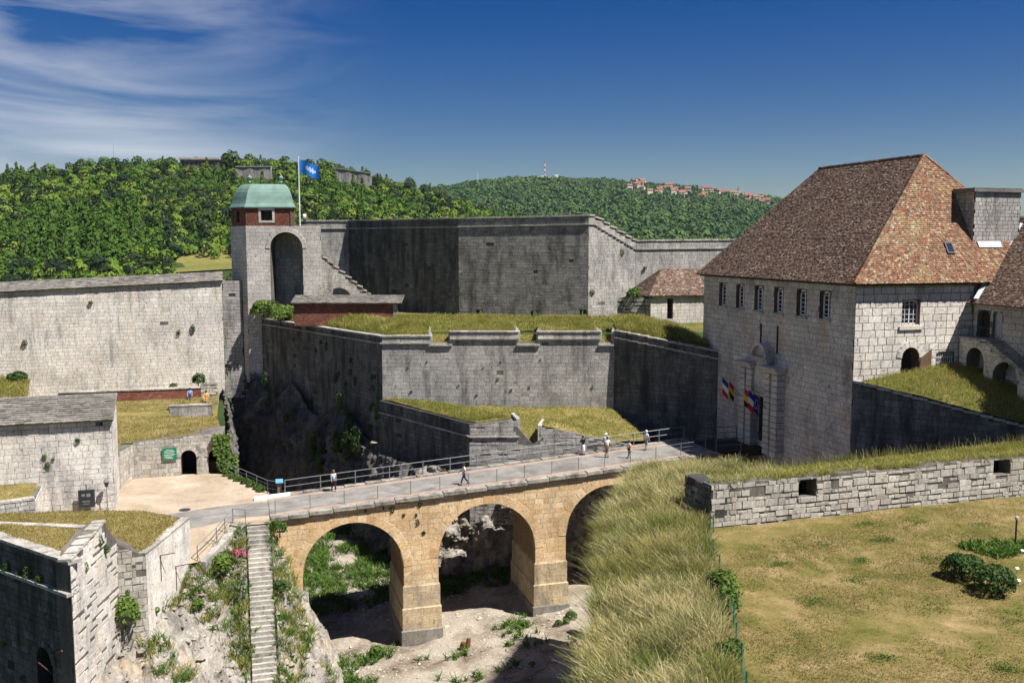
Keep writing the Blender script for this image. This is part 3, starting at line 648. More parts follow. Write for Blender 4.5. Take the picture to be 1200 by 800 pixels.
def window(root, P, d, n, op, depth=.62, nx=2, nzr=6, mat='white_paint', fw=.07):
    """wooden casement with glazing bars, set back in the wall"""
    mb = MB(); s0, s1, z0, z1 = op.s0, op.s1, op.z0, op.top((op.s0+op.s1)/2)
    def bar(sa, sb, za, zb_, t=.05): mb.hexa([P(sa, za, -depth), P(sb, za, -depth), P(sb, za, -depth-t), P(sa, za, -depth-t)], [P(sa, zb_, -depth), P(sb, zb_, -depth), P(sb, zb_, -depth-t), P(sa, zb_, -depth-t)], .5)
    bar(s0, s0+fw*1.5, z0, z1); bar(s1-fw*1.5, s1, z0, z1); bar(s0+fw*1.5, s1-fw*1.5, z0, z0+fw*1.5)
    m = 14
    for k in range(m):
        a, b = s0+(s1-s0)*k/m, s0+(s1-s0)*(k+1)/m; t = min(op.top(a), op.top(b)); bar(a, b, t-fw*1.8, t+.12, .05)
    for k in range(1, nx+1):
        c = s0+(s1-s0)*k/(nx+1); w_ = fw if k == (nx+1)/2 else fw*.5; bar(c-w_/2, c+w_/2, z0, z1-.02, .04)
    for k in range(1, nzr): zz = z0+(z1-z0)*k/nzr; bar(s0, s1, zz-fw*.22, zz+fw*.22, .035)
    fr = mb.build('window', M[mat], root)
    mb = MB(); mb.poly([P(s0, z0, -depth-.06), P(s1, z0, -depth-.06), P(s1, z1+.1, -depth-.06), P(s0, z1+.1, -depth-.06)], .5); mb.build('pane', M['glass'], fr)
    return fr
for i, q in enumerate(fo[:6]):
    fr = window(gh, Pf, df, nf, q, .34, 1, 6, fw=.1)
    mb = MB(); mb.hexa([Pf(q.s0-.15, q.z0-.2, .14), Pf(q.s1+.15, q.z0-.2, .14), Pf(q.s1+.15, q.z0-.2, -.5), Pf(q.s0-.15, q.z0-.2, -.5)], [Pf(q.s0-.15, q.z0+.004, .14), Pf(q.s1+.15, q.z0+.004, .14), Pf(q.s1+.15, q.z0+.004, -.5), Pf(q.s0-.15, q.z0+.004, -.5)]); mb.build('sill', M['cope'], fr)
fr = window(gh, Ps, ds, ns, so_[0], .22, 3, 5)
mb = MB(); mb.hexa([Ps(4.0, 13.3, .14), Ps(6.2, 13.3, .14), Ps(6.2, 13.3, -.1), Ps(4.0, 13.3, -.1)], [Ps(4.0, 13.6, .14), Ps(6.2, 13.6, .14), Ps(6.2, 13.6, -.1), Ps(4.0, 13.6, -.1)]); mb.build('sill', M['pale'], fr)
# barred window and door leaf of the side wall
mb = MB(); q = so_[2]
for k in range(9):
    s = q.s0+(q.s1-q.s0)*(k+.5)/9; mb.tube(Ps(s, q.z0, -.12), Ps(s, q.top(s), -.12), .028, n=6)
for k in range(5): zz = q.z0+.2+k*.4; mb.tube(Ps(q.s0, zz, -.12), Ps(q.s1, zz, -.12), .022, n=6)
mb.build('iron_grille', M['white_paint'], gh)
mb = MB(); mb.poly([Ps(q.s0, q.z0, -.5), Ps(q.s1, q.z0, -.5), Ps(q.s1, 11.7, -.5), Ps(q.s0, 11.7, -.5)]); mb.build('pane', M['glass'], gh)
mb = MB(); mb.poly([Ps(4.3, 9, -.9), Ps(6.1, 9, -.9), Ps(6.1, 12.2, -.9), Ps(4.3, 12.2, -.9)]); mb.build('doorway_panel', M['wood_dark'], gh)
mb = MB(); mb.hexa([Ps(6.08, 9.4, .12), Ps(7.0, 9.4, .25), Ps(7.0, 9.4, .2), Ps(6.08, 9.4, .07)], [Ps(6.08, 11.0, .12), Ps(7.0, 11.75, .25), Ps(7.0, 11.75, .2), Ps(6.08, 11.0, .07)]); mb.build('door_leaf', M['wood'], gh)
mb = MB(); mb.poly([Pf(10.9, 2, -.95), Pf(12.9, 2, -.95), Pf(12.9, 6.6, -.95), Pf(10.9, 6.6, -.95)]); mb.build('gate_door', M['wood_dark'], gh)
for s0 in (10.75, 13.45):
    mb = MB(); mb.poly([Pf(s0-.1, 10.2, -.4), Pf(s0+.4, 10.2, -.4), Pf(s0+.4, 13, -.4), Pf(s0-.1, 13, -.4)]); mb.build('slot_back', M['wood_dark'], gh)
# portal: two banded pillars with slab caps, a panel and a curved pediment
pt = MB()
for sa, sb, z0, zc in ((8.75, 10.85, 1.4, 8.75), (12.9, 15.05, 1.4, 8.75)):
    z = z0
    while z < zc-.05:
        h = .52; e = .0
        for (a, b, o0) in ((sa, sa+(sb-sa)*.44, .85), (sa+(sb-sa)*.56, sb, .85)):
            c0 = Pf((a+b)/2, z+h/2, o0/2); add_block_solid(gh, c0, df, nf, Vector((0, 0, 1)), b-a-.02, o0, h-.05, M['gate'], 'pillar_stone')
        z += h
    pt.hexa([Pf(sa+.2, z0, .6), Pf(sb-.2, z0, .6), Pf(sb-.2, z0, 0), Pf(sa+.2, z0, 0)], [Pf(sa+.2, zc, .6), Pf(sb-.2, zc, .6), Pf(sb-.2, zc, 0), Pf(sa+.2, zc, 0)])
    for k, (zz, o0, hh) in enumerate(((zc, .95, .25), (zc+.25, 1.15, .18), (zc+.43, 1.4, .12))):
        g = (.05, .2, .42)[k]; pt.hexa([Pf(sa-g, zz, o0), Pf(sb+g, zz, o0), Pf(sb+g, zz, 0), Pf(sa-g, zz, 0)], [Pf(sa-g, zz+hh, o0), Pf(sb+g, zz+hh, o0), Pf(sb+g, zz+hh, 0), Pf(sa-g, zz+hh, 0)])
pt.build('portal_pillars', M['gate'], gh)
mb = MB(); mb.hexa([Pf(10.85, 6.5, .55), Pf(12.9, 6.5, .55), Pf(12.9, 6.5, 0), Pf(10.85, 6.5, 0)], [Pf(10.85, 9.6, .55), Pf(12.9, 9.6, .55), Pf(12.9, 9.6, 0), Pf(10.85, 9.6, 0)])
for z, o0, h in ((6.42, .7, .3), (7.1, .63, .12), (9.6, .75, .2), (9.8, .9, .14)): mb.hexa([Pf(10.6, z, o0), Pf(13.15, z, o0), Pf(13.15, z, 0), Pf(10.6, z, 0)], [Pf(10.6, z+h, o0), Pf(13.15, z+h, o0), Pf(13.15, z+h, 0), Pf(10.6, z+h, 0)])
mb.build('portal_panel', M['gate'], gh)
mb = MB(); m = 16
for k in range(m):
    t0, t1 = math.pi*k/m, math.pi*(k+1)/m
    p = lambda t, r, o0: Pf(11.88-1.3*r*math.cos(t), 9.94+1.25*r*math.sin(t), o0)
    mb.hexa([p(t0, .82, .9), p(t1, .82, .9), p(t1, .82, 0), p(t0, .82, 0)], [p(t0, 1, .9), p(t1, 1, .9), p(t1, 1, 0), p(t0, 1, 0)], .5)
    mb.poly([p(t0, .84, .45), p(t1, .84, .45), Pf(11.88, 9.94, .45)], .6)
mb.build('curved_pediment', M['gate'], gh)
# eaves and roof
mb = MB(); mb.box(25.95, 26.25, -11.2, 13.6, 16.75, 16.98); mb.box(26.26, 37.1, -11.15, -10.9, 16.75, 16.98); mb.build('eaves_board', M['wood_dark'], gh)
EZ = 16.95; AP, BP = (36.3, -5.7, 27.3), (36.3, 9.0, 27.3)
rf = tiled_plane(gh, 'roof', (25.7, 13.9, EZ), (25.7, -11.5, EZ), AP, BP, M['tile'], .2, .18)
rh = tiled_plane(gh, 'hip_roof', (25.7, -11.5, EZ), (46.9, -11.5, EZ), AP, AP, M['tile_red'], .21, .19)
rh['label'] = 'sunlit hip of the roof in mottled orange and yellow tiles'
tiled_plane(gh, 'rear_roof', (46.9, -11.5, EZ), (46.9, 13.9, EZ), BP, AP, M['tile'], .5, .45)
tiled_plane(gh, 'end_roof', (46.9, 13.9, EZ), (25.7, 13.9, EZ), BP, BP, M['tile'], .5, .45)
def ridge(root, A, B, mat, r=.14, step=.42, name='ridge_tile'):
    A, B = Vector(A), Vector(B); k = int((B-A).length/step); mb = MB()
    for i in range(k):
        p, q = A.lerp(B, i/k), A.lerp(B, (i+1.08)/k); mb.tube(p, q, r*random.uniform(.95, 1.12), r*.88, 7)
    o = mb.build(name, mat, root); o['kind'] = 'stuff'
ridge(gh, (36.3, 9.0, 27.3), (36.3, -5.7, 27.3), M['tile']); ridge(gh, (25.7, -11.5, EZ+.05), (36.3, -5.7, 27.3), M['tile_red']); ridge(gh, (40, -7.6, 23.7), (36.3, -5.7, 27.3), M['tile_red'])
sky_n = Vector((0, -1.784, 1)).normalized(); sky_u = Vector((0, 1, 1.784)).normalized()
mb = MB(); c = Vector((35.4, -10.0, 19.6)); d1 = Vector((1, 0, 0)); P4 = [c+d1*a*.36+sky_u*b*.5 for a, b in ((-1, -1), (1, -1), (1, 1), (-1, 1))]
mb.hexa(P4, [p+sky_n*.16 for p in P4]); sk = mb.build('roof_skylight', M['dark_iron'], gh)
mb = MB(); mb.poly([c+d1*a*.27+sky_u*b*.4+sky_n*.165 for a, b in ((-1, -1), (1, -1), (1, 1), (-1, 1))]); mb.build('pane', M['glass'], sk)
# stone stack between the two roofs
stk = thing('stone_chimney_stack', 'broad square stone chimney stack between gatehouse roof and wing', 'chimney', (40, -8, 19))
wall(stk, (37.9, -9.75), (42.5, -9.75), 17.2, 24.1, M['grey'], M['mortar'], .32, .5, 1.9, proud=(.008, .022))
wall(stk, (37.9, -6.0), (37.9, -9.75), 17.2, 24.1, M['grey'], M['mortar'], .32, .5, 1.6, proud=(.008, .022), core_name='side_core')
wall(stk, (42.5, -9.75), (42.5, -6.0), 17.2, 24.1, M['grey'], M['mortar'], .32, .5, 1.6, blocks=False, core_name='right_core')
mb = MB(); mb.box(37.7, 42.7, -9.95, -5.8, 24.1, 24.32); mb.box(37.85, 42.55, -9.8, -5.95, 24.32, 24.42); mb.build('cap_slab', M['slab'], stk)
mb = MB(); hp_ = lambda u, v, o: Vector((u, v, 16.95+1.784*(v+11.5)))+sky_n*o
mb.hexa([hp_(38.3, -10.0, .04), hp_(40.6, -10.0, .04), hp_(40.6, -9.72, .04), hp_(38.3, -9.72, .04)], [hp_(38.3, -10.0, .1), hp_(40.6, -10.0, .1), hp_(40.6, -9.72, .1), hp_(38.3, -9.72, .1)]); mb.build('flashing', M['lead'], stk)

# ================================================================== wing with outside stair
wg = thing('stone_wing', 'low stone wing with brown roof and arched outside stair right of gatehouse', 'building', (40, -17, 9))
wo_ = [Opening(.45, 1.75, 12.5, 14.2, .9), Opening(2.05, 2.95, 12.7, 14.5, .5)]
Pw, dw, nw, _ = wall(wg, (37.25, -10.95), (37.25, -26), 5, 15.3, M['gate'], M['mortar'], .5, .9, .6, wo_, proud=(.008, .022))
mb = MB(); mb.poly([Pw(.4, 12.4, -.45), Pw(1.8, 12.4, -.45), Pw(1.8, 15, -.45), Pw(.4, 15, -.45)]); mb.build('door', M['wood_dark'], wg)
mb = MB(); mb.poly([Pw(2.0, 12.6, -.2), Pw(3.0, 12.6, -.2), Pw(3.0, 14.8, -.2), Pw(2.0, 14.8, -.2)]); mb.build('shutter', M['lead'], wg)
st_top = lambda s: 12.5 if s < 2.8 else max(7.2, 12.5-.53*(s-2.8))
ao = [Opening(.85, 2.6, 4, 11.05, 1), Opening(3.55, 5.95, 4, 9.95, 1)]
Pa, da, na, _ = wall(wg, (36.0, -11.0), (36.0, -22), 5, st_top, M['pale'], M['mortar'], .42, .75, 1.2, ao, proud=(.008, .022), core_name='stair_core')
for q in ao: arch_ring(wg, Pa, da, na, q, .32, 9, M['pale'], .06)
for k in range(26):
    s = 2.8+k*.32; mb = MB(); z = 12.5-.53*(k*.32)-.02
    mb.hexa([Pa(s, z-.3, .06), Pa(s+.33, z-.3, .06), Pa(s+.33, z-.3, -1.2), Pa(s, z-.3, -1.2)], [Pa(s, z+.08, .06), Pa(s+.33, z+.08, .06), Pa(s+.33, z+.08, -1.2), Pa(s, z+.08, -1.2)]); mb.build('step', M['cope'], wg)
mb = MB(); mb.hexa([Pa(-.02, 12.5, .1), Pa(2.85, 12.5, .1), Pa(2.85, 12.5, -1.2), Pa(-.02, 12.5, -1.2)], [Pa(-.02, 12.66, .1), Pa(2.85, 12.66, .1), Pa(2.85, 12.66, -1.2), Pa(-.02, 12.66, -1.2)]); mb.build('landing', M['cope'], wg)
mb = MB()
for s in (.1, 1.4, 2.8, 4.4, 6., 7.6): mb.tube(Pa(s, st_top(s)+.1, 0), Pa(s, st_top(s)+1.1, 0), .022, n=5)
mb.tube(Pa(.1, 13.55, 0), Pa(2.8, 13.55, 0), .022, n=5); mb.tube(Pa(2.8, 13.55, 0), Pa(9, 13.55-.53*6.2, 0), .022, n=5); mb.build('handrail', M['dark_iron'], wg)
tiled_plane(wg, 'roof', (36.6, -6.2, 15.3), (36.6, -26, 15.3), (44.2, -26, 22.25), (44.2, -6.2, 22.25), M['tile'], .2, .18)
tiled_plane(wg, 'rear_roof', (51.8, -26, 15.3), (51.8, -6.2, 15.3), (44.2, -6.2, 22.25), (44.2, -26, 22.25), M['tile'], .6, .5)
wall(wg, (37.85, -26), (51, -26), 5, 15.3, M['gate'], M['mortar'], blocks=False, core_name='end_core')
mb = MB()
a, b = Vector((36.85, -11.55, 15.52)), Vector((43.4, -8.95, 21.5)); e = Vector((-.08, -.1, .16)); s_ = Vector((-.14, .1, .02)); mb.hexa([a-s_, b-s_, b+s_, a+s_], [a-s_+e, b-s_+e, b+s_+e, a+s_+e])
mb.build('valley_flashing', M['lead'], wg)
# ================================================================== walls on the right: scarp, crenel wall, bank, lawn
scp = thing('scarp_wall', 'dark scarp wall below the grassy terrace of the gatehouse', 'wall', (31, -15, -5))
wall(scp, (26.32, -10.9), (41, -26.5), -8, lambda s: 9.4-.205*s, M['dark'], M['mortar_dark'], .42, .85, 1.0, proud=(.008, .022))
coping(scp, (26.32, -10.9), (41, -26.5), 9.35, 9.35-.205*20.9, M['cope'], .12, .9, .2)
turf('terrace_grass', 'sloping green grass terrace in front of the gatehouse side wall', [(26.6, -11.4, 9.55), (41, -26.6, 5.4), (41, -19, 7.6), (36.2, -10.95, 10.4)], M['turf'], M['blade_mid'], 220, .3, .026, dome=.45)
cw = thing('crenellated_wall', 'rough low rubble wall with square niches along the lawn', 'wall', (20, -27, 4.5))
rr = random.Random(5); _nt = [rr.uniform(-.12, .12) for _ in range(80)]
co = [Opening(5.6, 6.75, 5.75, 6.75), Opening(19.5, 20.75, 5.95, 6.85), Opening(.28, .8, 5.05, 5.5)]
Pc, dc, nc, _ = wall(cw, (5.4, -27.2), (40, -26.1), 3.6, lambda s: 6.88+_nt[int(s/.5) % 80], M['rubble'], M['mortar'], .36, .62, .9, co, rough=.6, rubble=.5, joint=.028, proud=(.02, .08))
wall(cw, (5.4, -24.2), (5.4, -27.2), 3.6, 6.8, M['dark'], M['mortar_dark'], .36, .6, 1.0, rough=.5, rubble=.7, proud=(.04, .12), core_name='end_core')
Lk = [(8.8, -10.0, 3.5), (5.2, -15.2, 3.5), (.7, -22.8, 3.5), (-4.0, -33.9, 3.5), (-6.7, -40.0, 3.5), (-12.5, -50.5, 3.5)]
Rk = [(14.2, -15.6, 4.4), (9.2, -19.0, 4.7), (5.0, -27.2, 4.7), (.9, -36.1, 4.65), (-2.3, -43.0, 4.6), (-7.5, -53.5, 4.5)]
for k in range(5):
    near = k >= 2
    turf('grass_bank', ['tall dry grass on the bank beside the end of the bridge', 'tall dry grass on the bank opposite the third arch', 'tall dry grass on the bank beside the end of the rubble wall', 'tall dry grass on the bank beside the green fence', 'nearest tall dry grass of the bank at the picture bottom'][k],
         [Lk[k], Rk[k], Rk[k+1], Lk[k+1]], M['turf'], M['blade'], (280, 360, 600, 620, 620)[k], (.6, .65, .72, .72, .72)[k], .021, bumpy=.22, dome=.35, lean=(-.12, .05), nu=12, nv=20, spread=.55, clump=.45)
_bp = []
for _ in range(260):
    k = random.randrange(1, 5); a_, b_ = Vector(Lk[k]).lerp(Vector(Rk[k]), .5), None; t_, w_ = random.random(), random.random(); p = Vector(Lk[k]).lerp(Vector(Lk[k+1]), t_).lerp(Vector(Rk[k]).lerp(Vector(Rk[k+1]), t_), w_)
    if nz(p.x, p.y, 5, .4) > .05: _bp.append((p.x, p.y, p.z+.1, .35))
weeds('bank_weeds', 'green weeds growing among the tall dry grass of the bank', _bp, 30, .6, 'blade_green', .035)
bw = thing('bank_wall', 'shaded retaining wall dropping from the grass bank into the ditch', 'wall', (5, -20, -11))
for a, b in zip(Lk, Lk[1:]): wall(bw, a[:2], b[:2], -13, 3.45, M['dark'], M['mortar_dark'], .5, 1.1, 1.2, proud=(.01, .03))
turf('rampart_grass', 'grassy earth top behind the rubble wall', [(5.5, -26.75, 6.8), (40, -25.65, 6.85), (34, -22.4, 6.75), (16.5, -19.0, 5.1)], M['turf'], M['blade_mid'], 210, .26, .026, bumpy=.06, dome=.0)
turf('rampart_grass', 'dry grass between bridge end and rubble wall', [(5.5, -26.2, 6.0), (16.7, -19.0, 5.0), (13.8, -14.2, 4.2), (8.9, -18.8, 4.6)], M['turf'], M['blade'], 200, .42, .026, bumpy=.15, dome=.1)
# wild oats standing along the back edge of the rampart
ed = [(12.2, -10.4, 3.7), (14.1, -14.4, 4.2), (16.6, -18.8, 5.0), (20, -19.9, 5.5), (24, -20.7, 5.8), (33.7, -22.5, 6.7)]
pts = []
for a, b in zip(ed, ed[1:]):
    for _ in range(330):
        p = Vector(a).lerp(Vector(b), random.random()); pts.append((p.x+random.gauss(0, .35), p.y+random.gauss(0, .35), p.z-.1))
tag(blades('wild_oats', pts, .7, .03, M['blade'], (-.1, 0), tint=RNG.uniform(.4, .8, len(pts)), spread=.2), 'tall wild oats along the far edge of the rampart', 'grass', None, 'stuff')
rw = thing('rampart_rear_wall', 'hidden rear wall of the earth rampart facing the gatehouse ditch', 'wall', (20, -19, -7))
for a, b in zip(ed[::-1], ed[::-1][1:]): wall(rw, a[:2], b[:2], -9, lambda s, a=a, b=b: min(a[2], b[2])-.1, M['dark'], M['mortar_dark'], blocks=False, thick=.6)
weeds('wall_top_grass', 'grass tufts hanging over the top of the rubble wall', [tuple(Pc(random.uniform(0, 34), 6.85, -random.uniform(.0, .6))) + (.25,) for _ in range(150)], 16, .3, 'blade_mid', .03, cat='grass')
# lawn
mb = MB(); LC = [(5.1, -27.3, 4.5), (40, -26.2, 4.5), (40, -62, 4.5), (-9, -54, 4.5)]
mb.grid(quad_fn(LC, .10, .25), 50, 50); lw = struct(mb.build('lawn', M['lawn'], smooth=True), 'large dry lawn with bare sandy patches', 'lawn')
f = quad_fn(LC, .10, .25); pts = []; tn = []
while len(pts) < 80000:
    a, b = random.random(), random.random()**.8; p = f(a, b); g = nz(p.x, p.y, 1, .33)+.5*nz(p.x, p.y, 7, 1.3)
    if near_view(p) and g < random.uniform(-.4, .6): pts.append(tuple(p)); tn.append(min(.8, max(.0, .42+g*.55+random.gauss(0, .15))))
o = blades('grass_blades', pts, .06, .022, M['blade_lawn'], (0, 0), tint=tn, parent=lw, spread=.9); o['kind'] = 'stuff'
gp = []
for (u, v, r) in [(9.5, -31.5, 1.1), (14, -29, .7), (13, -31.5, .6), (4.5, -38, .5), (7.8, -36.3, .8), (10, -34, .5), (5.8, -33.4, .6), (11.5, -42, .8), (1.5, -46, .6), (7.5, -45.5, .6), (17, -29.5, .9), (20, -31, .8), (3.8, -43.5, .5), (9, -40, .9), (13.5, -35, .7)]:
    gp += [(u+random.gauss(0, r*.6), v+random.gauss(0, r*.4), 4.5, .25) for _ in range(26)]
weeds('lawn_clover', 'patches of fresh green clover scattered over the dry lawn', gp, 14, .05, 'blade_green', .035)
shrub('box_bush', 'rounded dark green box bush on the lawn, the rear one of the pair', 'bush', (12.9, -37.4, 4.5), 1.2, .75, 2420, .056, 'leaf_dark', seed=1)
shrub('box_bush', 'rounded dark green box bush on the lawn, the front one of the pair', 'bush', (13.0, -39.2, 4.5), 1.25, .72, 2420, .056, 'leaf_dark', seed=2)
weeds('flower_bed', 'low leafy plants in the flower bed at the lawn edge', [(16.2+random.uniform(0, 3.5), -34.6+random.uniform(-1., .9), 4.5, .35) for _ in range(46)], 26, .2, 'blade_green', .09, cat='plants')
ps = thing('marker_post', 'thin dark post with pale cap in the flower bed', 'post', (18.85, -34.5, 4.5))
mb = MB(); mb.tube((18.85, -34.5, 4.4), (18.85, -34.5, 5.95), .045, n=8); mb.build('shaft', M['wood_dark'], ps)
mb = MB(); mb.lathe((18.85, -34.5, 5.95), [(.05, 0), (.09, .04), (.09, .14), (.03, .2), (0, .2)], 10); mb.build('cap', M['lead'], ps)
for (u, v), lb in zip([(18.2, -35.6), (15.9, -37.6), (14.7, -38.9), (19.9, -34.6)], ['small pale plant label under the marker post', 'small pale plant label between flower bed and box bushes', 'small pale plant label beside the front box bush', 'small pale plant label right of the marker post']):
    pl = thing('plant_label', lb, 'label', (u, v, 4.5)); mb = MB(); mb.tube((u, v, 4.45), (u, v, 4.75), .015, n=5); mb.build('stake', M['iron'], pl)
    mb = MB(); mb.hexa([(u-.08, v-.06, 4.72), (u+.08, v-.06, 4.72), (u+.08, v+.04, 4.78), (u-.08, v+.04, 4.78)], [(u-.08, v-.06, 4.74), (u+.08, v-.06, 4.74), (u+.08, v+.04, 4.8), (u-.08, v+.04, 4.8)]); mb.build('plate', M['white_paint'], pl)
fc = thing('wire_fence', 'green post and wire fence between grass bank and lawn', 'fence', (1, -36, 4.5)); fq = 0.45; fp = [(4.7, -28.0), (3.66, -29.5), (2.57, -31.9), (1.75, -34), (.87, -36.06), (.1, -37.8), (-.6, -39.45), (-1.5, -41.2), (-2.25, -42.9), (-3.3, -45)]
fp = [(u+fq, v) for u, v in fp]
for u, v in fp: mb = MB(); mb.tube((u, v, 4.3), (u, v, 5.55), .035, n=6); mb.build('post', M['green_fence'], fc)
for k in range(9):
    mb = MB()
    for a, b in zip(fp, fp[1:]): mb.tube((*a, 4.5+k*.12), (*b, 4.5+k*.12), .006, n=4, cap=False)
    mb.build('wire', M['green_fence'], fc)
shrub('fence_bush', 'loose bright green bush growing through the wire fence', 'bush', (.75, -37.0, 4.5), .95, 1.2, 700, .1, 'leaf', seed=3)
shrub('fence_bush', 'smaller bush leaning on the fence in front of the loose bright bush', 'bush', (.35, -38.1, 4.4), .7, 1.3, 420, .11, 'leaf', seed=0)
shrub('fence_bush', 'small bush on the fence behind the loose bright bush', 'bush', (1.2, -35.7, 4.5), .55, 1.1, 300, .12, 'leaf', seed=2)
shrub('fence_bush', 'small low bush at the fence near the picture bottom', 'bush', (-2.0, -42.4, 4.5), .7, 1., 572, .092, 'leaf', seed=1)

# ================================================================== curtain wall, bastion, flank, ravelin
cu = thing('curtain_wall', 'sunlit grey curtain wall with grassy embrasures behind the bridge', 'wall', (7, 21, 3))
CA, CB = (-4.6, 24.8), (18.6, 18.0); CL = math.dist(CA, CB)
emb = [(5.12, 7.07), (14.25, 16.2), (22.75, 24.0)]
def cut(s):
    if any(a < s < b for a, b in emb): return 9.75
    return 10.55 if s < 5.2 else 11.2
Pcu, dcu, ncu, _ = wall(cu, CA, CB, 1.2, 9.75, M['grey'], M['mortar'], .4, .86, 1.2, rough=.25, proud=(.008, .022))
sg = [(0, 5.12, 10.35), (7.07, 14.25, 10.8), (16.2, 22.75, 10.8)]
for i, (a, b, zt_) in enumerate(sg):
    wall(cu, Pcu(a, 0)[:2], Pcu(b, 0)[:2], 9.75, zt_, M['grey'], M['mortar'], .42, .9, .9, proud=(.008, .022), core_name='merlon_core')
    coping(cu, Pcu(a, 0)[:2], Pcu(b, 0)[:2], zt_, zt_, M['cope'], .1, .7, .16, .95)
    coping(cu, Pcu(a, 0)[:2], Pcu(b, 0)[:2], zt_-.72, zt_-.72, M['cope'], .2, .32, .16, 1.0, 'cordon_stone')
for a, b in emb:
    coping(cu, Pcu(a-.25, 0)[:2], Pcu(min(b+.25, CL), 0)[:2], 9.42, 9.42, M['cope'], .22, .34, .16, .9, 'cordon_stone')
    for s, k in ((a, -1), (b, 1)):
        for j in range(5):
            o0 = -.05-j*.75; z1 = 10.95+.1*j if s > 5.2 else 10.5+.15*j
            add_block_solid(cu, Pcu(s+k*(.1+.12*j), 9.7+(z1-9.7)/2, o0-.38), (ncu*-1+dcu*k*.16).normalized(), dcu, Vector((0, 0, 1)), .76, .4, z1-9.7, M['grey'], 'embrasure_cheek')
    q = [Pcu(a, 9.78, -.05), Pcu(b, 9.78, -.05), Pcu(b+.6, 10.2, -4), Pcu(a-.6, 10.2, -4)]
    turf('embrasure_floor', '', [tuple(p) for p in q], M['dryturf'], M['blade_mid'], 90, .2, .03, bumpy=.08, parent=cu, nu=6, nv=8)
mz = ['leftmost grassed merlon of the curtain wall beside the salient', 'long grassed merlon in the middle of the curtain wall', 'grassed merlon at the right end of the curtain wall']
for i, (a, b, zt_) in enumerate(sg):
    q = [Pcu(a+.1, zt_+.02, -.55), Pcu(b-.25, zt_+.02, -.55), Pcu(b-.7, 12.0, -6.5), Pcu(a+.5, 12.0, -6.5)]
    turf('merlon_grass', mz[i], [tuple(p) for p in q], M['turf'], M['blade_mid'], 260, .26, .025, dome=.12, bumpy=.15)
mb = MB(); mb.poly([(-4.8, 29.0, 10.45), (18.2, 22.4, 10.45), (27, 18, 10.45), (48, 30, 10.45), (46, 45, 10.45), (22, 39, 10.45), (9, 51, 10.45), (-3, 69.5, 10.45), (-18, 60, 10.45), (-16.5, 57, 10.45)])
struct(mb.build('bastion_terrace', M['turf']), 'level ground behind the curtain wall', 'ground')
turf('terrace_grass', 'rough grass between the curtain wall merlons and the far rampart', [(-4.0, 28.6, 10.5), (22.5, 21.5, 10.5), (29, 40, 10.5), (4, 52, 10.5)], M['turf'], M['blade_mid'], 26, .28, .05, bumpy=.18)
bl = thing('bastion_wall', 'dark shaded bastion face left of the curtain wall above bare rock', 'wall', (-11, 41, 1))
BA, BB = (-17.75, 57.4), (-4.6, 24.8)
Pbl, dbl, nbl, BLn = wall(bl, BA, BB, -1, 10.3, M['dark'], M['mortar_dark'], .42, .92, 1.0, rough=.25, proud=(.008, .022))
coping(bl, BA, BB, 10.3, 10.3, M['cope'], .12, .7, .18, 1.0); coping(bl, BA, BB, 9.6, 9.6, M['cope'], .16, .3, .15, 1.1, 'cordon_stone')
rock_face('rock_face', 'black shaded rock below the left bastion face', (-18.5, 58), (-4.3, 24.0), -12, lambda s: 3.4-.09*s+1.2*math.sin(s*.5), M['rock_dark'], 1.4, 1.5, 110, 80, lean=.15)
q = [Pbl(0, 10.5, -.6), Pbl(BLn, 10.5, -.6), Pbl(BLn-1, 11.4, -4.2), Pbl(0, 11.4, -4.2)]
turf('rampart_grass', 'strip of grass along the top of the left bastion', [tuple(p) for p in q], M['turf'], M['blade_mid'], 110, .4, .04, dome=.5)
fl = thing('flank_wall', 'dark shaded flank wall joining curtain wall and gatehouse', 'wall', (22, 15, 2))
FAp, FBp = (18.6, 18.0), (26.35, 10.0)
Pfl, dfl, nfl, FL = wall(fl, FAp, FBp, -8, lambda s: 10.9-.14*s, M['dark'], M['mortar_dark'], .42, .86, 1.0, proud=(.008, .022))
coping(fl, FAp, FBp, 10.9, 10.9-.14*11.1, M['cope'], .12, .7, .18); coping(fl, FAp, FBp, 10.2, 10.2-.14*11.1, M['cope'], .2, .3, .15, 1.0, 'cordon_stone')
turf('rampart_grass', 'thick bright grass on top of the flank wall beside the gatehouse', [(18.9, 18.3, 11.1), (26.2, 11.0, 9.6), (26.25, 20, 11.0), (20.5, 23.5, 11.8)], M['turf'], M['blade_mid'], 190, .45, .04, dome=.7)
rv = thing('ravelin_wall', 'low stone outwork wall with an embrasure just behind the bridge', 'wall', (5, 9, 0))
def rvt(s):
    if s < 4.6: return 3.35+.12*s
    if s < 6.2: return 1.55
    return 3.35-.22*(s-6.2)
Prv, drv, nrv, RL = wall(rv, (1.2, 10.6), (16.2, 6.35), -6, rvt, M['grey'], M['mortar'], .36, .7, .9, rough=.4, rubble=.3, proud=(.015, .045))
Prl, drl, nrl, RLL = wall(rv, (-5.2, 23.2), (1.2, 10.6), -6, lambda s: 3.95-.03*s, M['dark'], M['mortar_dark'], .36, .75, .9, proud=(.01, .03), core_name='left_core')
coping(rv, (-5.2, 23.2), (1.2, 10.6), 2.7, 2.3, M['cope'], .16, .35, .14, .9, 'cordon_stone')
coping(rv, (1.2, 10.6), Prv(4.6, 0)[:2], 2.25, 2.25, M['cope'], .16, .35, .14, .9, 'cordon_stone')
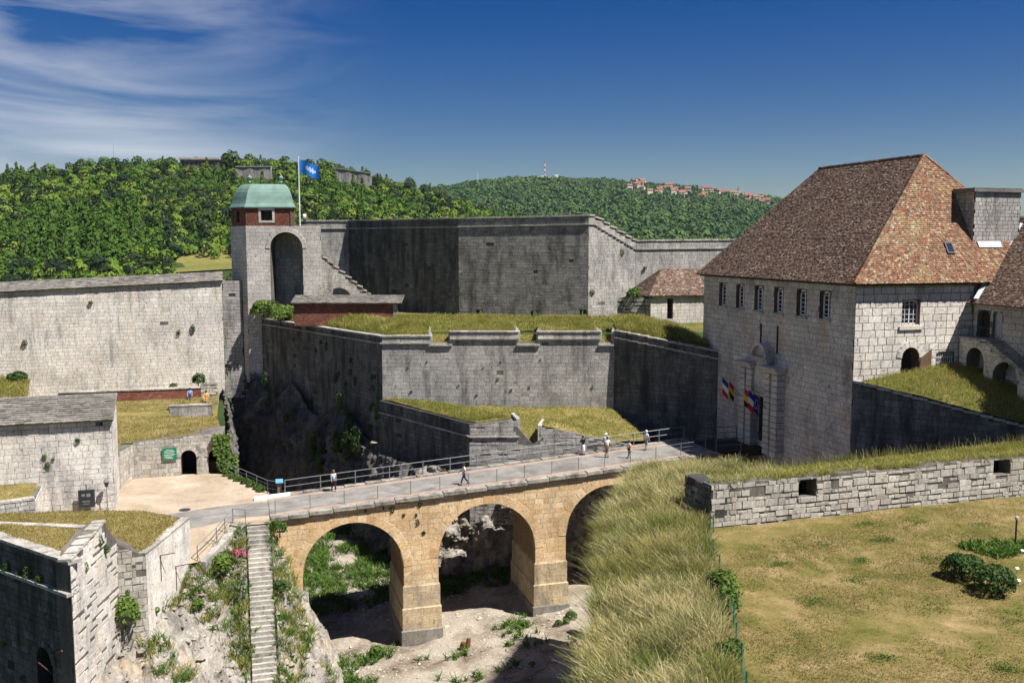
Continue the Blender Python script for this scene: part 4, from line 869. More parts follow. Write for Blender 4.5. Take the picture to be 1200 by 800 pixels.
for s in (4.6, 6.4):
    for j in range(4):
        k = -1 if s < 5 else 1; z1 = rvt(s-.1 if k < 0 else s+.1)+.1
        add_block_solid(rv, Prv(s+k*.12+.45*j*.3*k, 1.4+(z1-1.4)/2, -.4-j*.75), (-nrv+drv*k*.18).normalized(), drv, Vector((0, 0, 1)), .76, .36, z1-1.4, M['grey'], 'embrasure_cheek')
turf('ravelin_grass', 'green grass on the left merlon of the outwork', [(-4.9, 23.6, 4.1), (1.3, 11.2, 3.6), (5.1, 10.1, 3.9), (1.6, 21.6, 3.3)], M['turf'], M['blade_mid'], 130, .25, .03, dome=.3)
turf('ravelin_grass', 'sunlit grass terrace of the outwork at the foot of the curtain wall', [(1.6, 21.9, 3.25), (5.4, 10.4, 1.8), (17.5, 6.6, 1.7), (18.3, 18.0, 2.9)], M['dryturf'], M['blade_mid'], 90, .16, .035, bumpy=.2, dome=.3)
turf('ravelin_grass', 'small grass mound on the right merlon of the outwork', [tuple(Prv(6.6, 3.3, -.4)), tuple(Prv(11.5, 2.1, -.4)), tuple(Prv(11.5, 2.1, -3.4)), tuple(Prv(7.2, 3.3, -3.4))], M['dryturf'], M['blade_mid'], 90, .2, .035, dome=.4)
rock_face('rock_face', 'grey weathered rock seen through the middle arch', (-3.2, 13.6), (14, 8.2), -11.5, lambda s: -1.2+.6*math.sin(s), M['rock'], 1.1, 1.3, 110, 80, lean=.18, seed=4.)
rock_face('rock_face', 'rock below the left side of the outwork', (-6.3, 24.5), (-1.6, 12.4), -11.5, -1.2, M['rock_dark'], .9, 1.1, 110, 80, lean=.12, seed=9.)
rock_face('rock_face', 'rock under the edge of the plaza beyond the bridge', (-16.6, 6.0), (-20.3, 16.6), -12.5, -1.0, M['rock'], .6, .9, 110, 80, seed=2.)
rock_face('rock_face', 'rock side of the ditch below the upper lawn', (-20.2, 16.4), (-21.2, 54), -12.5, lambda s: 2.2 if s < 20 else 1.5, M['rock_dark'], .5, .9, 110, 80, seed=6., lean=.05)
rock_face('rock_face', 'sunlit tan rock at the foot of the first arch', (-17.4, .1), (-14.3, -.1), -13, lambda s: -4.6-.7*s, M['rock'], 2.0, 1.2, 110, 80, seed=3.3, lean=.4)
rock_face('rock_face', 'rock below the right end of the bridge', (14.7, .2), (22, .2), -12, -1.5, M['rock_dark'], .4, .8, 110, 80, seed=8.)

# ================================================================== tower
tw = thing('watch_tower', 'stone watch tower with brick upper storey and green copper roof', 'tower', (-14.5, 55, 11))
F0, F1, F2 = (-17.5, 53.1), (-11.5, 51.67), (-8.3, 50.9)
to = [Opening(3.0, 7.1, 10.5, 19.35, 1)]
Pt, dtw, ntw, _ = wall(tw, F0, F2, 0, 22.2, M['tower'], M['mortar'], .48, .85, 3.2, to, m1=-.75, proud=(.008, .022))
arch_ring(tw, Pt, dtw, ntw, to[0], .55, 15, M['tower'], .07)
wall(tw, (-19.35, 56.1), F0, 0, 22.2, M['tower'], M['mortar'], .48, .85, 1.0, proud=(.008, .022), core_name='left_core')
mb = MB(); mb.hexa([Pt(2.5, 10, -3.2), Pt(7.6, 10, -3.2), Pt(7.6, 10, -3.6), Pt(2.5, 10, -3.6)], [Pt(2.5, 22, -3.2), Pt(7.6, 22, -3.2), Pt(7.6, 22, -3.6), Pt(2.5, 22, -3.6)]); mb.build('niche_back', M['mortar'], tw)
wall(tw, Pt(3.0, 0, -3.1)[:2], Pt(7.1, 0, -3.1)[:2], 10.5, 21.6, M['grey'], M['mortar'], .45, .8, .08, proud=(.008, .022), core_name='niche_lining')
mb = MB(); G = [(-17.5, 53.1), (-8.3, 50.9), (-7.9, 57.0), (-15, 59.5), (-19.35, 56.1)]
mb.poly([(*p, 22.2) for p in G]); mb.build('platform', M['cope'], tw)
wall(tw, (-8.3, 50.9), (-7.9, 57.0), 10, 22.2, M['grey'], M['mortar'], .45, .8, 1.0, m0=.35, core_name='right_core'); 
BO = [(-17.45, 53.12), (-11.5, 51.7), (-11.2, 56.2), (-14.8, 58.2), (-19.2, 56.0)]
bo = [Opening(1.9, 3.35, 22.85, 24.2, .0)]
Pbk, dbk, nbk, _ = wall(tw, BO[0], BO[1], 22.2, 24.6, M['brick'], M['mortar_brown'], .13, .34, .5, bo, proud=(.01, .02), joint=.012, core_name='brick_front')
wall(tw, BO[4], BO[0], 22.2, 24.6, M['brick'], M['mortar_brown'], .13, .34, .5, [Opening(1.2, 1.9, 22.7, 23.8, 1)], proud=(.01, .02), joint=.012, core_name='brick_left')
for a, b in ((1, 2), (2, 3), (3, 4)): wall(tw, BO[a], BO[b], 22.2, 24.6, M['brick'], M['mortar_brown'], blocks=False, thick=.5, core_name='brick_back')
mb = MB(); w0, w1 = 1.9, 3.35
for a, b, z0, z1 in ((w0-.28, w0, 22.6, 24.45), (w1, w1+.28, 22.6, 24.45), (w0, w1, 22.6, 22.88), (w0, w1, 24.18, 24.45)):
    mb.hexa([Pbk(a, z0, .06), Pbk(b, z0, .06), Pbk(b, z0, -.2), Pbk(a, z0, -.2)], [Pbk(a, z1, .06), Pbk(b, z1, .06), Pbk(b, z1, -.2), Pbk(a, z1, -.2)])
mb.build('window_surround', M['tower'], tw)
mb = MB(); mb.poly([Pbk(w0-.1, 22.6, -.45), Pbk(w1+.1, 22.6, -.45), Pbk(w1+.1, 24.5, -.45), Pbk(w0-.1, 24.5, -.45)]); mb.build('dark_interior', M['wood_dark'], tw)  # dark sheet standing in for the unlit inside of the tower
cx, cy = -14.7, 55.6; prof = [(1.09, 24.48), (1.09, 24.62), (1.05, 24.78), (.99, 25.05), (.93, 25.45), (.87, 25.95), (.79, 26.5), (.68, 27.0), (.56, 27.35), (.46, 27.5), (.0, 27.6)]
mb = MB(); ridge_c = [(-16.5, 55.3), (-13.1, 54.6)]
def roofp(p, r, z):
    t = max(0, min(1, (p[0]+19)/8)); c = (ridge_c[0][0]+(ridge_c[1][0]-ridge_c[0][0])*t, ridge_c[0][1]+(ridge_c[1][1]-ridge_c[0][1])*t)
    return (c[0]+(p[0]-c[0])*r, c[1]+(p[1]-c[1])*r, z)
E_ = []
for a, b in zip(BO, BO[1:]+BO[:1]): E_ += [(a[0]+(b[0]-a[0])*t/6, a[1]+(b[1]-a[1])*t/6) for t in range(6)]
for (r0, z0), (r1, z1) in zip(prof, prof[1:]):
    for a, b in zip(E_, E_[1:]+E_[:1]): mb.poly([roofp(a, r0, z0), roofp(b, r0, z0), roofp(b, r1, z1), roofp(a, r1, z1)])
mb.poly([roofp(p, 1.09, 24.5) for p in E_][::-1]); cr = mb.build('copper_roof', M['copper'], tw)
for p in ((-16.8, 55.3), (-12.9, 54.5)):
    mb = MB(); mb.lathe((*p, 27.7), [(.1, 0), (.18, .12), (.1, .3), (.3, .6), (.32, .75), (.12, .95), (.06, 1.15), (0, 1.3)], 10); mb.build('finial', M['copper'], cr)
fpz = thing('flagpole', 'tall white flagpole beside the copper roofed tower', 'flagpole', (-10.7, 53.5, 22.2))
mb = MB(); mb.tube((-10.7, 53.5, 22.2), (-10.7, 53.5, 30.9), .09, .05, 8); mb.build('pole', M['white_paint'], fpz)
mb = MB(); mb.lathe((-10.7, 53.5, 30.85), [(.05, 0), (.1, .06), (.1, .14), (0, .2)], 8); mb.build('ball', M['white_paint'], fpz)

# ================================================================== far rampart
fr_ = thing('far_rampart', 'high weathered rampart with pale coping rising behind the bastion', 'wall', (10, 50, 10))
RP = [(-9.4, 71), (-2.65, 69.1), (9.76, 50.8), (24.6, 41.2), (31.7, 42.4), (47, 42.4)]
fo2 = [Opening(2.5, 3.4, 9.9, 10.7, 1), Opening(10.0, 10.9, 9.9, 10.7, 1), Opening(16.6, 17.5, 10.2, 11., 1)]
for i, (a, b) in enumerate(zip(RP, RP[1:])):
    Ls = math.dist(a, b); t0, t1 = [(23.2, 23.2), (23.2, 23.2), (23.2, 23.45), (23.45, 20.25), (20.25, 20.4)][i]
    tz = (lambda s, t0=t0, t1=t1, Ls=Ls: t0+(t1-t0)*s/Ls)
    if i == 3: tz = (lambda s, Ls=Ls: 23.45 if s < .9 else 23.45-3.2*(s-.9)/(Ls-.9))
    wall(fr_, a, b, 9.2, tz, [M['grey'], M['dark'], M['weathered'], M['grey'], M['grey']][i], [M['mortar'], M['mortar_dark'], M['mortar_dark'], M['mortar'], M['mortar']][i], .4, .85, 1.2, fo2 if i == 2 else [], proud=(.008, .022), core_name='wall_core')
    if i == 3:
        k = .9/Ls; m_ = (a[0]+(b[0]-a[0])*k, a[1]+(b[1]-a[1])*k)
        for z0, z1, p, q in ((23.45, 23.45, a, m_), (23.45, 20.25, m_, b)):
            coping(fr_, p, q, z0, z1, M['cope'], .12, 1.3, .22, 1.2); coping(fr_, p, q, z0-1.1, z1-1.1, M['cope'], .15, .3, .16, .55, 'cordon_stone')
    else:
        coping(fr_, a, b, t0, t1, M['cope'], .12, 1.3, .22, 1.4); coping(fr_, a, b, t0-1.1, t1-1.1, M['cope'], .15, .3, .16, 1.4, 'cordon_stone')
rs = thing('ramp_wall', 'sloping stair wall with an arch between tower and far rampart', 'wall', (-4, 57, 11))
ro_ = [Opening(1.0, 4.4, 10, 12.3, 1)]
Pr_, dr_, nr_, _ = wall(rs, (-8.2, 57), (-.3, 55.8), 10, lambda s: 18.8-.86*s, M['grey'], M['mortar'], .42, .8, 1.2, ro_, proud=(.008, .022))
arch_ring(rs, Pr_, dr_, nr_, ro_[0], .45, 11, M['cope'], .07)
coping(rs, (-8.2, 57), (-.3, 55.8), 18.8, 18.8-.86*7.9, M['cope'], .1, 1.3, .2, .7)
# ------------------------------------------------------------------ left rampart
lr = thing('left_rampart', 'tall sunlit rampart with slab coping left of the tower', 'wall', (-40, 53, 1))
tzl = lambda s: 13.6+.0415*s
wall(lr, (-62, 52.75), (-20.6, 52.6), 0, tzl, M['pale'], M['mortar'], .42, .85, 1.4, proud=(.008, .022))
slab_roof(lr, 'slab_coping', (-62, 52.4, 13.6), (-20.5, 52.25, 15.3), (-20.5, 54.3, 16.4), (-62, 54.3, 14.7), M['slab'], .6, .3)
tiled_plane(lr, 'slab_coping_rear', (-20.5, 56.4, 15.3), (-62, 56.4, 13.6), (-62, 54.3, 14.7), (-20.5, 54.3, 16.4), M['slab'], .9, .5)
wall(lr, (-21.2, 52.6), (-19.8, 57.3), 0, 15.3, M['grey'], M['mortar_dark'], .42, .85, 1.0, core_name='return_core')
wall(lr, (-20.6, 54.4), (-18.2, 54.0), 0, 15.2, M['grey'], M['mortar_dark'], .42, .85, 1.0, core_name='corner_core')
mb = MB(); mb.poly([(-64, 17, 1.2), (-21.3, 30, 1.4), (-21.3, 56, 1.2), (-64, 56, 1.2)]); struct(mb.build('inner_ditch', M['dryturf']), 'dry grass at the foot of the left rampart', 'ground')

# ================================================================== plaza side
mb = MB(); mb.poly([(-50, -1.2, -.9), (-24, -1.2, -.9), (-19.6, .2, -.9), (-17, .35, -.9), (-17, 6.45, -.9), (-16.8, 8, -.9), (-20.5, 16.3, -.9), (-30, 17.5, -.9), (-50, 17.5, -.9)])
struct(mb.build('plaza', M['sand']), 'pale sandy plaza before the arched doors', 'ground')
mb = MB()
mb.poly([(-24, -1.2, -.9), (-19.6, .2, -.9), (-22.1, -5.0, -2.05), (-26, -6, -2.2)]); mb.poly([(-17, .35, -.9), (-19.6, .2, -.9), (-19.7, -.15, -.9), (-18.85, -.96, -.9), (-17.05, -.96, -.9)])
struct(mb.build('ramp', M['sand']), 'sandy ramp going down behind the left bastion', 'ground')
RD = [(-16.9, 1.3, 5.2), (-18.5, 1.2, 5.2), (-20.2, .8, 5.0), (-21.8, -.3, 4.6), (-24, -.9, 3.9), (-28, -1, 3.2), (-34, -1, 3)]
mb = MB()
for (a, l0, h0), (b, l1, h1) in zip(RD, RD[1:]): mb.poly([(a, l0, -.894), (a, h0, -.894), (b, h1, -.894), (b, l1, -.894)])
struct(mb.build('road', M['asphalt']), 'grey asphalt road curving from the bridge across the plaza', 'road')
mb = MB(); mb.lathe((-23.4, 4.6, -.89), [(.45, 0), (.45, .008), (0, .01)], 16); tag(mb.build('manhole_cover', M['dark_iron']), 'dark round manhole cover in the plaza', 'manhole cover')
lwall = thing('arched_wall', 'low stone retaining wall with two arched doorways behind the plaza', 'wall', (-24, 16.3, -.9))
lo = [Opening(4.0, 5.3, -1.2, .75, 1.), Opening(6.35, 7.5, -1.2, .7, 1.)]
Pl, dl, nl, _ = wall(lwall, (-28.2, 16.4), (-20.4, 16.3), -1.3, lambda s: 2.35+.07*s, M['rubble'], M['mortar'], .38, .7, 3.0, lo, rough=.35, proud=(.01, .03))
for q in lo: arch_ring(lwall, Pl, dl, nl, q, .3, 9, M['rubble'], .07)
mb = MB(); mb.hexa([Pl(3.5, -1.2, -3), Pl(7.79, -1.2, -3), Pl(7.79, -1.2, -3.3), Pl(3.5, -1.2, -3.3)], [Pl(3.5, 2, -3), Pl(7.79, 2, -3), Pl(7.79, 2, -3.3), Pl(3.5, 2, -3.3)]); mb.build('passage_back', M['wood_dark'], lwall)
for k in range(7):
    mb = MB(); s = 6.37+k*.16; mb.hexa([Pl(s, -.9, -.45), Pl(s+.15, -.9, -.45), Pl(s+.15, -.9, -.5), Pl(s, -.9, -.5)], [Pl(s, .15, -.45), Pl(s+.15, .15, -.45), Pl(s+.15, .15, -.5), Pl(s, .15, -.5)]); mb.build('gate_board', M['wood_dark'], lwall)
for a, b, z in (((-29.1, 9.2), (-29.0, 13.2), 1.9), ((-29.0, 13.2), (-28.2, 16.4), 2.2)):
    wall(lwall, a, b, -1.3, z, M['rubble'], M['mortar'], .38, .7, 1.5, rough=.35, proud=(.01, .03), core_name='curved_core')
turf('upper_lawn', 'dry yellow lawn above the arched wall', [(-29.2, 16.7, 2.3), (-20.6, 16.6, 2.75), (-21.2, 27, 2.5), (-34, 27, 3.1)], M['dryturf'], M['blade_dry'], 78, .1, .04, bumpy=.15)
turf('upper_lawn', 'dry yellow lawn before the brick parapet', [(-34, 27, 3.1), (-21.3, 27, 3.45), (-21.3, 33.2, 3.5), (-36, 33.5, 3.5)], M['dryturf'], M['blade_dry'], 78, .1, .04, bumpy=.12)
turf('upper_lawn', 'dry grass behind the slab roofed guardhouse', [(-44, 9.8, 1.9), (-29.1, 9.5, 1.95), (-29.2, 16.7, 2.3), (-46, 33, 3.6)], M['dryturf'], M['blade_dry'], 39, .1, .04, bumpy=.12)
sw = thing('garden_wall', 'short grey stone wall on the upper lawn below the seated people', 'wall', (-23.5, 26.8, 2))
wall(sw, (-25.8, 26.9), (-21.7, 26.7), 1.6, 3.7, M['grey'], M['mortar'], .4, .75, .8, proud=(.008, .022)); coping(sw, (-25.8, 26.9), (-21.7, 26.7), 3.7, 3.7, M['cope'], .05, .7, .12)
bp = thing('brick_parapet', 'long low red brick parapet below the left rampart', 'wall', (-28, 33.5, 3.4))
wall(bp, (-37, 33.7), (-22.9, 33.4), 3.2, 4.5, M['brick'], M['mortar_brown'], .14, .32, .6, proud=(.01, .02), joint=.012); coping(bp, (-37, 33.7), (-22.9, 33.4), 4.5, 4.5, M['cope'], .08, .75, .14, 1.)
wall(bp, (-22.9, 33.4), (-21.2, 33.4), 2.5, 4.9, M['rubble'], M['mortar'], .35, .6, .8, rough=.5, rubble=.6, core_name='pier_core')
turf('rampart_grass', 'grassy mound at the left foot of the left rampart', [(-52, 34, 4.2), (-40, 34, 4.0), (-41.5, 44, 4.6), (-54, 44, 6.2)], M['turf'], M['blade_mid'], 60, .4, .04, dome=.4)
# guardhouse
gd = thing('guardhouse', 'stone guardhouse with heavy slab roof at the left edge of the plaza', 'building', (-35, 8, -.9))
wall(gd, (-46, 6.7), (-28.7, 6.7), -1.3, 6.25, M['pale'], M['mortar'], .5, .95, 1.0, rough=.3, proud=(.01, .03))
wall(gd, (-28.7, 6.7), (-28.7, 9.9), -1.3, lambda s: 6.25+.45*s, M['tower'], M['mortar'], .5, .9, .8, proud=(.02, .04), core_name='end_core')
slab_roof(gd, 'slab_roof', (-46, 6.3, 6.25), (-28.55, 6.3, 6.25), (-28.55, 9.9, 7.85), (-46, 9.9, 7.85), M['slab'], .65, .3, .07)
wall(gd, (-29.5, 9.9), (-46, 9.9), -1.3, 7.7, M['pale'], M['mortar'], blocks=False, thick=.6, core_name='rear_core')
# small rampart house by the gatehouse
sh_ = thing('rampart_house', 'small house with brown tiled roof between rampart and gatehouse', 'building', (34, 31, 10.5))
wall(sh_, (28.2, 30), (40, 30), 10, 13.9, M['gate'], M['mortar'], .42, .75, .6, [Opening(2.2, 2.9, 11.0, 13.4)], proud=(.008, .022))
mb = MB(); mb.poly([(30.3, 30.5, 10.9), (31.2, 30.5, 10.9), (31.2, 30.5, 13.5), (30.3, 30.5, 13.5)]); mb.build('door', M['wood_dark'], sh_)
wall(sh_, (28.2, 36), (28.2, 30), 10, 13.9, M['gate'], M['mortar'], .42, .75, .6, proud=(.008, .022), core_name='end_core')
tiled_plane(sh_, 'roof', (27.8, 29.6, 13.8), (40, 29.6, 13.8), (40, 33.2, 16.9), (31, 33.2, 16.9), M['tile'], .26, .24)
tiled_plane(sh_, 'end_roof', (27.8, 36.5, 13.8), (27.8, 29.6, 13.8), (31, 33.2, 16.9), (31, 33.2, 16.9), M['tile'], .26, .24)
wall(sh_, (24.8, 32), (28.2, 30.3), 10, lambda s: 13.9-.25*abs(s-2), M['grey'], M['mortar_dark'], .4, .7, .8, rough=.4, rubble=.4, core_name='garden_core')
# brick shed on the bastion
bs = thing('brick_shed', 'long low brick shed with slab roof on top of the left bastion', 'building', (-7, 37, 11))
wall(bs, (-12.6, 38.9), (-1.6, 35.65), 10.5, 13.2, M['brick'], M['mortar_brown'], .15, .36, .4, proud=(.01, .02), joint=.012)
wall(bs, (-1.6, 35.65), (-1.1, 35.5), 10.5, 13.2, M['cope'], M['mortar'], .4, .5, .4, core_name='quoin_core')
wall(bs, (-12.0, 41), (-12.6, 38.9), 10.5, 13.2, M['brick'], M['mortar_brown'], .15, .36, .4, proud=(.01, .02), joint=.012, core_name='end_core')
slab_roof(bs, 'slab_roof', (-13.0, 38.65, 13.15), (-.75, 35.05, 13.15), (.1, 37.6, 13.95), (-12.2, 41.2, 13.95), M['slab'], .55, .3)
# ================================================================== left front bastion
lb = thing('front_bastion', 'stone bastion with grassy top in the left foreground', 'wall', (-28, -14, -8))
dk = [Opening(4.6, 6.2, -9, -3.3, 1)]
Pd, dd_, nd, DLn = wall(lb, (-33.4, -11.9), (-28.04, -18.4), -10, 2.85, M['dark'], M['mortar_dark'], .44, .85, 1.6, dk, rough=.35, proud=(.015, .045), m1=-1.5, core_name='shaded_core')
arch_ring(lb, Pd, dd_, nd, dk[0], .4, 9, M['dark'], .1)
coping(lb, (-33.4, -11.9), (-28.04, -18.4), 2.85, 2.85, M['cope'], .1, .8, .2, .8)
coping(lb, (-33.4, -11.9), (-28.04, -18.4), 1.1, 1.1, M['grey'], .28, .5, .2, .8, 'ledge_stone')
mb = MB(); mb.poly([Pd(4.3, -9, -1.5), Pd(6.4, -9, -1.5), Pd(6.4, -2, -1.5), Pd(4.3, -2, -1.5)]); mb.build('doorway_back', M['wood_dark'], lb)
st = lambda s: 2.9+.85*min(1, s/4.6)*1. if s < 4.9 else 2.4
wall(lb, (-28.04, -18.4), (-26.45, -12.1), -10, lambda s: 2.85 if s < 1.2 else (3.3 if s < 2.6 else (3.65 if s < 5.0 else 2.0)), M['pale'], M['mortar'], .44, .8, 1.0, rough=.4, rubble=.3, proud=(.015, .05), m0=.55, core_name='lit_core')
coping(lb, Vector((-28.04, -18.4)), (-26.85, -13.6), 3.0, 3.75, M['cope'], .08, .75, .14, .8)
wall(lb, (-26.5, -12.05), (-24.85, -11.85), -8, lambda s: 1.9-.65*s, M['rubble'], M['mortar'], .42, .6, 1.2, rough=.35, rubble=.2, proud=(.02, .06), core_name='step_core')
Pn, dn, nn_, _ = wall(lb, (-24.88, -11.86), (-22.6, -4.6), -7, 1.0, M['pale'], M['mortar'], .5, 1.1, 1.0, rough=.2, joint=.01, proud=(.008, .02), core_name='repaired_core')
coping(lb, (-24.88, -11.86), (-22.6, -4.6), 1.0, 1.0, M['cope'], .05, .6, .1, 1.4)
wall(lb, (-22.6, -4.6), (-27.0, -1.8), -3, 1.0, M['grey'], M['mortar'], blocks=False, thick=.6, core_name='rear_core')
turf('bastion_grass', 'dry grass on the lower platform of the front bastion', [(-33.2, -11.4, 2.95), (-28.3, -17.3, 2.95), (-27.3, -11.6, 2.7), (-34.2, -8.3, 2.7)], M['dryturf'], M['blade_dry'], 195, .1, .03, dome=.1)
turf('bastion_grass', 'dry grass on the upper right platform of the front bastion', [(-27.4, -11.9, 1.5), (-25.0, -11.6, 1.0), (-22.9, -4.8, 1.0), (-26.5, -2.2, 1.25)], M['dryturf'], M['blade_dry'], 221, .1, .03, dome=.15)
turf('bastion_grass', 'dry grass at the back of the front bastion towards the guardhouse', [(-36, -8, 1.9), (-27.3, -11.6, 1.7), (-26.5, -2.1, 1.2), (-36, -.6, 1.3)], M['dryturf'], M['blade_dry'], 143, .1, .03, dome=.1)
coping(lb, (-36, -7.4), (-27.8, -11.3), 2.5, 2.6, M['cope'], .1, .6, .2, .9)
wall(lb, (-36, -7.4), (-27.8, -11.3), 1, 2.5, M['grey'], M['mortar'], .4, .8, .5, core_name='inner_core')
pw = thing('parapet_wall', 'low stone parapet with pale coping in front of the guardhouse', 'wall', (-36, 1.5, 0))
wall(pw, (-44, -.9), (-33.6, 2.3), -1, 1.35, M['grey'], M['mortar'], .4, .8, .6); coping(pw, (-44, -.9), (-33.6, 2.3), 1.35, 1.35, M['cope'], .08, .7, .16)
wall(pw, (-33.6, 2.3), (-33.9, 6.6), -1, 1.3, M['pale'], M['mortar'], .4, .8, .6, core_name='return_core')
turf('bastion_grass', 'dry grass patch behind the parapet before the guardhouse', [(-44, 0, 1.3), (-34, 2.8, 1.3), (-34.2, 6.5, 1.5), (-44, 6.5, 2)], M['dryturf'], M['blade_dry'], 78, .1, .03)
# steps and railing on the left
sp = thing('stone_steps', 'long straight flight of stone steps down the rocky slope', 'steps', (-18, -1, -1))
for k in range(46):
    mb = MB(); v = -.95-k*.285; z = -1.0-k*.2536; j = [random.uniform(-.02, .02) for _ in range(4)]
    mb.hexa([(-18.75+j[0], v-.3, z-.45), (-17.15+j[1], v-.3, z-.45), (-17.15, v+.02, z-.45), (-18.75, v+.02, z-.45)], [(-18.75+j[0], v-.3, z+j[2]*.5), (-17.15+j[1], v-.3, z+j[3]*.5), (-17.15, v+.02, z), (-18.75, v+.02, z)])
    mb.build('step', M['cope'], sp)
railing('railing', 'grey braced railing along the ramp above the rocky slope', [(-22.15, -4.9, -2.0), (-20.9, -2.6, -1.5), (-19.75, .0, -.9), (-18.85, -.65, -.9), (-17.1, -.75, -.9)], 1.9, 1.1, [(1.08, .03), (.56, .022)], M['iron'], .036, brace=True)
mb = MB()
for a, b in zip([(-22.1, -4.95, -2.05), (-20.85, -2.6, -1.5), (-19.65, -.1, -.9)], [(-20.85, -2.6, -1.5), (-19.65, -.1, -.9), (-18.8, -.85, -.9)]):
    a, b = Vector(a), Vector(b); n_ = Vector(((b-a).y, -(b-a).x, 0)).normalized()*.55; mb.hexa([a-Vector((0, 0, .8)), a+n_-Vector((0, 0, .8)), b+n_-Vector((0, 0, .8)), b-Vector((0, 0, .8))], [a+Vector((0, 0, .02)), a+n_+Vector((0, 0, .02)), b+n_+Vector((0, 0, .02)), b+Vector((0, 0, .02))])
struct(mb.build('ramp_edge', M['cope']), 'pale concrete edge under the ramp railing', 'kerb')
railing('railing', 'grey railing along the plaza edge above the ditch', [(-20.5, 15.9, -.9), (-18.6, 11.8, -.9), (-16.95, 8.0, -.9), (-15.6, 6.3, -.8)], 1.9, 1.1, [(1.08, .03), (.75, .012), (.4, .012)], M['iron'], .036)
finish_blocks()
# ================================================================== woods, fort and village on the hills
def proj(p):
    dx, dy, dz = p[0]-CAM.x, p[1]-CAM.y, p[2]-CAM.z
    x = dx*_cy-dy*_sy; y = dx*_sy+dy*_cy; f = y*_cp-dz*_sp; u = y*_sp+dz*_cp
    return 600+1100*x/f, 400-1100*u/f
def cone_cloud(n, seed):
    r = np.random.default_rng(seed); z = r.uniform(0, 1, n)**.8; rad = (1-z)*.52+.05; a = r.uniform(0, 2*np.pi, n); q = rad*r.uniform(.6, 1.05, n)
    c = np.stack([q*np.cos(a), q*np.sin(a), z*1.9-.8], 1); dv = np.stack([np.cos(a), np.sin(a), np.full(n, .55)], 1)
    nrm = dv+r.normal(0, .4, (n, 3)); nrm /= np.linalg.norm(nrm, axis=1)[:, None]
    e = np.cross(nrm, r.normal(0, 1, (n, 3))); e /= np.linalg.norm(e, axis=1)[:, None]; b = np.cross(nrm, e); s = (.14*r.uniform(.6, 1.4, n))[:, None]
    V = np.stack([c-e*s, c-b*s*.6, c+e*s, c+b*s*.6], 1); return V.reshape(-1, 3), np.clip(.5+r.normal(0, .2, n), 0, 1)
def forest(name, label, places, nleaf, mat, size=.21, zsq=.85, nvar=6):
    """places: (x, y, z, radius, tint, conifer)"""
    var = []
    for k in range(nvar):
        V, F, t = leaf_cloud(nleaf, 1., size, zsq, 100+k, shell=.8, flat=.25, rand=.3); var.append((V.astype(np.float32), t))
    con = [(lambda q: (q[0].astype(np.float32), q[1]))(cone_cloud(nleaf, 200+k)) for k in range(nvar)]
    VV = []; TT = []
    for (x, y, z, r, tb, cf) in places:
        V, t = (con if cf else var)[random.randrange(nvar)]; a = random.uniform(0, 6.28); ca, sa = math.cos(a), math.sin(a)
        W = V*np.array([r, r, r*random.uniform(.85, 1.25)], np.float32); W = np.stack([W[:, 0]*ca-W[:, 1]*sa+x, W[:, 0]*sa+W[:, 1]*ca+y, W[:, 2]+z], 1)
        VV.append(W); TT.append(np.clip(tb+(t-.45)*.28, 0.01, .99))
    V = np.concatenate(VV); o = npmesh(name, V, np.arange(len(V), dtype=np.int32).reshape(-1, 4), np.concatenate(TT), mat)
    return tag(o, label, 'forest', None, 'stuff')
clear = [(205, 280, 294, 320, 640), (214, 260, 186, 193, 695), (284, 322, 194, 209, 640), (396, 446, 196, 212, 660)]
pl = []; d = 318.
while d < 745:
    a = -.60; st = 6.9/d
    while a < .08:
        aa = a+random.uniform(-.45, .45)*st; dd = d+random.uniform(-3.2, 3.2); z = hill_z(aa, dd); x, y = vp(aa, dd); px, py = proj((x, y, z+5)); a += st
        if py > 335: continue
        if any(x0-3 < px < x1+3 and y0-2 < py < y1+4 and dd < df_+4 for x0, x1, y0, y1, df_ in clear): continue
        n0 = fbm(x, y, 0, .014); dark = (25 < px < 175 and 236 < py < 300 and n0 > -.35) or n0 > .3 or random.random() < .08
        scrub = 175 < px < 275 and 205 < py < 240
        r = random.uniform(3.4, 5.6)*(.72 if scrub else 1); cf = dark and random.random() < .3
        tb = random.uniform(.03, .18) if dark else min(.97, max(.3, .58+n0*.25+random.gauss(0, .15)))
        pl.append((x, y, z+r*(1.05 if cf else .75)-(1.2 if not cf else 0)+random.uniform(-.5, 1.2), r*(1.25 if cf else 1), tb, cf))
    d += 6.6
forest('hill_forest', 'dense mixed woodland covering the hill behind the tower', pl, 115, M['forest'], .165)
pl = []; d = 1180.
while d < 2560:
    a = -.14; st = 11./d
    while a < .36:
        aa = a+random.uniform(-.5, .5)*st; dd = d+random.uniform(-6, 6); z = hill_z(aa, dd); x, y = vp(aa, dd); px, py = proj((x, y, z+6)); a += st
        if py > 300: continue
        if 720 < px < 912 and py < 240 and random.random() < .5: continue
        n0 = fbm(x, y, 0, .004); r = random.choice((4.2, 5.5, 6.5, 8.5))*random.uniform(.85, 1.15); pl.append((x, y, z+r*.45, r, min(.97, max(.03, .5+n0*.7+random.gauss(0, .13))), False))
    d += 12
forest('far_forest', 'smooth green woodland covering the far ridge', pl, 17, M['forest_far'], .47)
